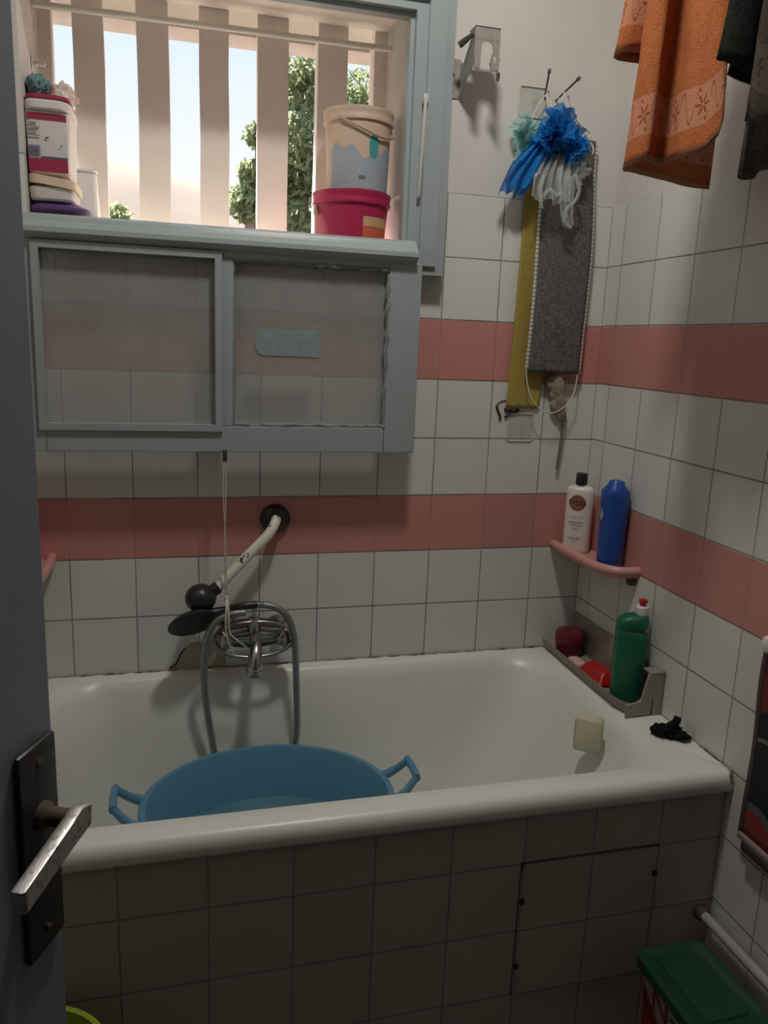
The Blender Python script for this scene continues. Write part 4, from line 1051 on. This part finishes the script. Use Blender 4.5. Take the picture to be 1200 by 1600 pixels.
bm = BM(); tube(bm, [(-.190, -.060, 1.872), (-.197, -.040, 1.93), (-.184, -.020, 1.99), (-.185, -.014, 2.0175)], .0014, 6, 5)
t.part('hanging_loop', bm, M['whitecord'], ang=60)

t = Thing('exfoliating_mitt', (-.15, -.03, 1.65), 'long charcoal grey scrubbing mitt with white stitched edges hanging on the tiled wall', 'mitt')
ZT, ZB = 1.925, 1.357
def mx(u, v):                                           # v 0 bottom .. 1 top
    xl = -.2165 + .004 * v + .004 * math.sin(v * 3); xr = -.0735 + .022 * math.sin(min(v * 1.15, 1) * PI) * .55 - .020 * v + .012 * v * v
    return xl + (xr - xl) * u
def mf(yoff):
    def f(u, v):
        x = mx(u, v); bulge = math.sin(u * PI) ** .5 * .006
        return Vector((x, yoff - (bulge if yoff < -.02 else -bulge * .2) - .004 * math.sin(v * 7 + u * 3), ZB + (ZT - ZB) * v))
    return f
bm = BM(); sheet(bm, mf(-.028), 18, 50, .14, .57); sheet(bm, mf(-.018), 18, 50, .14, .57); t.part('body', bm, M['mitt'], ang=180, solid=.002)
for u0, u1 in ((-.055, .012), (.988, 1.055)):
    bm = BM(); sheet(bm, lambda u, v: Vector((mx(u0 + (u1 - u0) * u, v), -.0245 - .004 * math.sin(v * 7 + (u0 > .5) * 3), ZB + (ZT - ZB) * v - .012 * (1 - v) * 0)), 2, 60, .01, .57)
    t.part('stitched_edge', bm, M['stitch'], ang=180, solid=.003)
bm = BM(); tube(bm, [(-.2205, -.026, 1.360), (-.2185, -.034, 1.33), (-.207, -.040, 1.293), (-.182, -.042, 1.265), (-.150, -.042, 1.254), (-.115, -.042, 1.268), (-.086, -.038, 1.305), (-.074, -.028, 1.358)], .0014, 6, 6)
t.part('bottom_loop', bm, M['whitecord'], ang=60)
bm = BM(); tube(bm, [(-.19, -.025, 1.922), (-.188, -.030, 1.97), (-.181, -.034, 2.018), (-.178, -.036, 2.018), (-.165, -.03, 1.965), (-.145, -.025, 1.922)], .0025, 8, 6)
tube(bm, [(-.100, -.026, 1.87), (-.088, -.03, 1.90), (-.094, -.03, 1.915), (-.104, -.03, 1.925), (-.098, -.03, 1.94), (-.112, -.03, 1.95), (-.13, -.03, 1.96), (-.150, -.03, 1.985), (-.170, -.034, 2.018)], .0028, 8, 5)
t.part('hanging_loop', bm, M['whitecord'], ang=60)
bm = BM(); sheet(bm, lambda u, v: Vector((-.262 + .014 * v + (.092 + .004 * math.sin(v * 5)) * u, -.0085 - .003 * math.sin(u * 6 + v * 4), 1.263 + .62 * v + .002 * math.sin(u * 20) * (1 - v))), 14, 50, .09, .6)
single('hanging_face_cloth', bm, M['yellow'], (-.22, -.01, 1.57), 'long mustard yellow cloth strip hanging behind the left edge of the grey mitt', 'cloth', ang=180, solid=.0035)
t = Thing('hanging_scrub_strap', (-.11, -.03, 1.3), 'beige knotted knit strap with a brown tail hanging out under the grey mitt', 'scrub strap')
bm = BM()
pts = [(-.136, -.014, 1.349), (-.135, -.015, 1.346), (-.133, -.018, 1.335), (-.128, -.019, 1.318), (-.124, -.019, 1.30), (-.118, -.019, 1.28), (-.115, -.018, 1.264), (-.106, -.018, 1.246), (-.098, -.017, 1.228)]
tube(bm, pts, [.022, .025, .021, .024, .019, .022, .017, .014, .006], 18, 5, .55)
for k in range(3): sphere(bm, (-.115 - .006 * k, -.018, 1.330 - .03 * k + .004), .016, (1.0, .5, .9), 3); sphere(bm, (-.142 + .010 * k, -.018, 1.328 - .030 * k), .014, (1, .5, 1), 3)
for v in bm.verts: v.co += Vector((1, .3, 1)) * .003 * noise.noise(v.co * 70); v.co.y = min(v.co.y, -.006)
t.part('knit', bm, M['beige'], ang=180)
bm = BM(); tube(bm, [(-.098, -.017, 1.235), (-.098, -.016, 1.20), (-.100, -.014, 1.15), (-.103, -.012, 1.10)], [.005, .0062, .006, .0052], 10, 4, .5); sphere(bm, (-.098, -.017, 1.222), .0075, (1, .8, 1), 2)
t.part('tail', bm, M['brownstrap'], ang=60)

# ------------------------------------------------------------------ towels on lines near the right wall
def line_obj(y, z, label, x0=-1.474):
    bm = BM(); tube(bm, [(x0, y, z), (-.7, y, z - .01), (-.001, y, z)], .002, 6, 6)
    single('clothesline_cord', bm, M['whitecord'], (-.7, y, z), label, 'clothesline', ang=60)
def drape(bm, plan_b, plan_t, zb, zt, nu=70, nv=30, wid=.5):
    pb = smooth_pts([Vector((x, y, z)) for x, y, z in plan_b], 10); pt = smooth_pts([Vector((x, y, 0)) for x, y in plan_t], 10)
    def samp(P, u):
        k = u * (len(P) - 1); i = min(int(k), len(P) - 2); return P[i].lerp(P[i + 1], k - i)
    def f(u, v):
        a = samp(pb, u); b = samp(pt, u); e = v ** .9
        z = a.z + (zt - a.z) * v
        return Vector((a.x + (b.x - a.x) * e + .002 * noise.noise(Vector((u * 20, v * 12, 1))), a.y + (b.y - a.y) * e, z + .0015 * noise.noise(Vector((u * 40, 0, 2))) * (1 - v)))
    sheet(bm, f, nu, nv, wid, zt - zb)
O = Thing('hanging_towel', (-.2, -.6, 2.28), 'orange terry towel with a flowered border hanging folded at the top right', 'towel')
bm = BM()
drape(bm, [(-.238, -.735, 1.802), (-.246, -.742, 1.768), (-.262, -.728, 1.744), (-.278, -.692, 1.738), (-.266, -.638, 1.742), (-.284, -.622, 1.742), (-.318, -.655, 1.738), (-.334, -.630, 1.732), (-.322, -.592, 1.732), (-.27, -.553, 1.738), (-.19, -.515, 1.740), (-.12, -.492, 1.738), (-.068, -.480, 1.740)],
      [(-.205, -.650), (-.216, -.658), (-.232, -.655), (-.246, -.640), (-.244, -.606), (-.260, -.600), (-.285, -.625), (-.298, -.612), (-.294, -.598), (-.262, -.588), (-.21, -.575), (-.16, -.565), (-.118, -.558)], 1.735, 2.285, 110, 34, .62)
O.part('front_fold', bm, M['orange'], ang=180, solid=.005)
bm = BM()
drape(bm, [(-.262, -.560, 1.935), (-.29, -.562, 1.935), (-.322, -.556, 1.934), (-.330, -.540, 1.932), (-.315, -.522, 1.932), (-.26, -.515, 1.934)],
      [(-.25, -.585), (-.275, -.585), (-.300, -.582), (-.306, -.572), (-.298, -.560), (-.25, -.556)], 1.933, 2.285, 40, 20, .18)
O.part('back_flap', bm, M['orange'], ang=180, solid=.005)
line_obj(-.59, 2.287, 'thin white cord over which the orange towel hangs')
Dk = Thing('hanging_towel', (-.22, -.8, 2.28), 'dark brown terry towel hanging in folds at the right edge beside the orange towel', 'towel')
bm = BM()
drape(bm, [(-.185, -.93, 1.722), (-.225, -.925, 1.724), (-.272, -.905, 1.735), (-.292, -.885, 1.745), (-.284, -.860, 1.765), (-.268, -.835, 1.760)],
      [(-.15, -.85), (-.19, -.85), (-.232, -.842), (-.252, -.832), (-.246, -.822), (-.232, -.815)], 1.73, 2.285, 50, 26, .3)
Dk.part('front_fold', bm, M['dark_towel'], ang=180, solid=.006)
bm = BM()
drape(bm, [(-.246, -.805, 1.690), (-.235, -.800, 1.688), (-.214, -.795, 1.692), (-.200, -.785, 1.705), (-.165, -.765, 1.715), (-.12, -.745, 1.722)],
      [(-.232, -.808), (-.215, -.805), (-.19, -.80), (-.165, -.795), (-.13, -.785), (-.09, -.78)], 1.70, 2.285, 40, 26, .2)
Dk.part('back_fold', bm, M['dark_towel'], ang=180, solid=.006)
Bk = Thing('hanging_towel', (-.26, -.77, 2.28), 'blackish green terry towel hanging between the orange towel and the brown towel', 'towel')
bm = BM()
drape(bm, [(-.272, -.752, 1.868), (-.262, -.765, 1.862), (-.240, -.772, 1.853), (-.215, -.770, 1.846), (-.185, -.755, 1.842), (-.205, -.742, 1.845), (-.24, -.738, 1.855)],
      [(-.245, -.772), (-.235, -.778), (-.215, -.780), (-.19, -.778), (-.165, -.772), (-.185, -.765), (-.215, -.762)], 1.85, 2.285, 50, 22, .26)
Bk.part('fold', bm, M['black_towel'], ang=180, solid=.005)
line_obj(-.80, 2.287, 'thin white cord over which the dark towels hang')

# ------------------------------------------------------------------ right wall hanging, knob
t = Thing('wall_hanging', (-.01, -.86, .65), 'dark patterned textile with red and blue bands hung on the right wall past the tub', 'wall hanging')
bm = BM()
sheet(bm, lambda u, v: Vector((-.010 - .002 * math.sin(v * 9), -.758 - .21 * u - .003 * math.sin(v * 6) * (1 - u), .485 + .395 * v)), 12, 24, .2, .4); t.part('fabric', bm, M['mat'], ang=180, solid=.003)
bm = BM()
sheet(bm, lambda u, v: Vector((-.0105 - .002 * math.sin(v * 9), -.7485 - .011 * u - .003 * math.sin(v * 6), .482 + .40 * v)), 2, 24, .2, .4); t.part('edging', bm, M['matedge'], ang=180, solid=.004)
bm = BM(); box(bm, -.018, -.006, -.965, -.752, .472, .486, .003); t.part('bottom_bar', bm, M['taupe'])
bm = BM(); box(bm, -.024, -.017, -.90, -.772, .458, .478, .004); t.part('bar_clip', bm, M['darkmetal'])
bm = BM(); yz_lathe(bm, [(.010, .0005), (.010, .004), (.007, .008), (.010, .018), (.016, .024), (.017, .032), (.012, .038), (.004, .040)], (0, -.775, .893), 24, Vector((-1, 0, 0)))
single('wall_mount_peg', bm, M['whitep'], (0, -.775, .893), 'cream round peg on the right wall above the patterned hanging', 'peg')

# ------------------------------------------------------------------ floor corner: pipe, green-lidded box, lime bucket
t = Thing('water_pipe', (-.03, -.9, .25), 'white painted pipe running low along the right wall behind the green-lidded box', 'pipe')
bm = BM(); tube(bm, [(-.026, -.700, .252), (-.026, -1.3, .262), (-.026, -1.94, .272)], .0105, 14); t.part('tube', bm, M['pipe'])
bm = BM(); tube(bm, [(-.026, -.6915, .2518), (-.026, -.702, .252), (-.026, -.708, .252)], [.017, .016, .0125], 16); t.part('collar', bm, M['rust'])
bm = BM(); tube(bm, [(-.052, -.715, .185), (-.052, -.735, .19), (-.052, -.760, .195)], [.010, .011, .009], 12); t.part('elbow', bm, M['pipe'])
t = Thing('storage_tub', (-.145, -.86, 0), 'large rectangular storage tub with a dark green lid on the floor by the bath front', 'tub')
x0, x1, y0, y1, zl = -.236, -.080, -.985, -.768, .262
bm = BM(); loft(bm, [[Vector((x, y, z)) for x, y in rrect(x0 + .012 + e, x1 - .012 - e, y0 + .012 + e, y1 - .012 - e, .02)] for z, e in ((-.0395, .022), (-.036, .018), (zl - .02, 0))]); t.part('body', bm, M['tubwhite'])
bm = BM(); loft(bm, [[Vector((x, y, z)) for x, y in rrect(x0 + e, x1 - e, y0 + e, y1 - e, .022)] for z, e in ((zl - .026, .002), (zl - .024, 0), (zl - .004, 0), (zl, .004), (zl, .012), (zl - .003, .016))]); lid = t.part('lid', bm, M['greenlid'])
bm = BM(); loft(bm, [[Vector((x, y, z)) for x, y in rrect(x0 + .03 + e, x1 - .03 - e, y0 + .03 + e, y1 - .03 - e, .015)] for z, e in ((zl - .004, 0), (zl + .001, .003))]); t.part('lid_panel', bm, M['greenlid'], lid)
def side(u, z): # u runs along -y on the left (-x) face
    k = (zl - .02 - z) / (zl - .02) * .018
    return Vector((x0 + .012 + k - .0012, -.790 - u, z))
bm = BM(); vs = [bm.verts.new(side(u, z)) for u, z in ((.004, .03), (.155, .03), (.155, .150), (.06, .150), (.022, .185), (.004, .208))]; bm.faces.new(vs); lab = t.part('label', bm, M['redlabel'], sm=False, label='dark red label area')
bm = text_bm('Na', .075, lambda x, y: side(.075 + x, .197 + y) + Vector((-.0004, 0, 0))); t.part('lettering', bm, M['redlabel'], sm=False)
lc = (-1.375, -.845)
t = Thing('bucket', (lc[0], lc[1], 0), 'lime green plastic bucket on the floor behind the door, only its rim showing', 'bucket')
bm = BM(); lathe(bm, [(.09, -.037), (.100, -.0395), (.130, .29), (.138, .292), (.138, .302), (.128, .302), (.096, -.033)], (lc[0] + .04, lc[1], 0), 48, .9, .95); t.part('body', bm, M['lime'])
bm = BM(); tube(bm, [(lc[0] + .03, lc[1] - .125, .29), (lc[0] + .03, lc[1] - .150, .22), (lc[0] + .03, lc[1] - .140, .13)], .003, 8, 5); t.part('handle', bm, M['lime'])

# ================================================================== LIGHT, SKY, CAMERA
L = bpy.data.lights.new('ceiling_lamp', 'AREA'); L.shape = 'DISK'; L.size = .17; L.energy = 11.7; L.color = (1.0, .955, .885)
lo = bpy.data.objects.new('ceiling_lamp', L); COL.objects.link(lo); lo.location = (-.70, -.80, 2.74)
SU = bpy.data.lights.new('sun', 'SUN'); SU.energy = 26.0; SU.angle = .01; SU.color = (1, .94, .85)
so = bpy.data.objects.new('sun', SU); COL.objects.link(so)
so.rotation_euler = Vector((.25, -.75, -1.2)).to_track_quat('-Z', 'Y').to_euler()
w = bpy.data.worlds.new('sky'); S.world = w; w.use_nodes = True
nt = w.node_tree; nd = nt.nodes; nd.clear()
out = nd.new('ShaderNodeOutputWorld'); bg = nd.new('ShaderNodeBackground'); tc = nd.new('ShaderNodeTexCoord'); sp = nd.new('ShaderNodeSeparateXYZ'); cr = nd.new('ShaderNodeValToRGB')
nt.links.new(tc.outputs['Generated'], sp.inputs[0]); nt.links.new(sp.outputs[2], cr.inputs[0]); nt.links.new(cr.outputs[0], bg.inputs[0]); nt.links.new(bg.outputs[0], out.inputs[0])
e = cr.color_ramp.elements
e[0].position = .12; e[0].color = (1, .99, .97, 1); e[1].position = .45; e[1].color = (.60, .79, 1, 1)
bg.inputs[1].default_value = 1.05
cam = bpy.data.cameras.new('camera'); co = bpy.data.objects.new('camera', cam); COL.objects.link(co); S.camera = co
yaw, pit, rol = -.26144, -.21302, -.04047
Rz = Matrix.Rotation(yaw, 3, 'Z'); Rx = Matrix.Rotation(pit, 3, 'X'); Ry = Matrix.Rotation(rol, 3, 'Y')
R = Rz @ Rx @ Ry
right, fwd, up = R.col[0], R.col[1], R.col[2]
m = Matrix((right, up, -fwd)).transposed().to_4x4(); m.translation = Vector((-1.09421, -1.92618, .83753 + RIM))
co.matrix_world = m
cam.sensor_fit = 'HORIZONTAL'; cam.sensor_width = 36; cam.lens = 36 * 1223.8 / 1200; cam.clip_start = .02; cam.clip_end = 500
v = S.view_settings; v.view_transform = 'Standard'; v.look = 'None'; v.gamma = 1; v.use_curve_mapping = False; v.exposure = 0.0
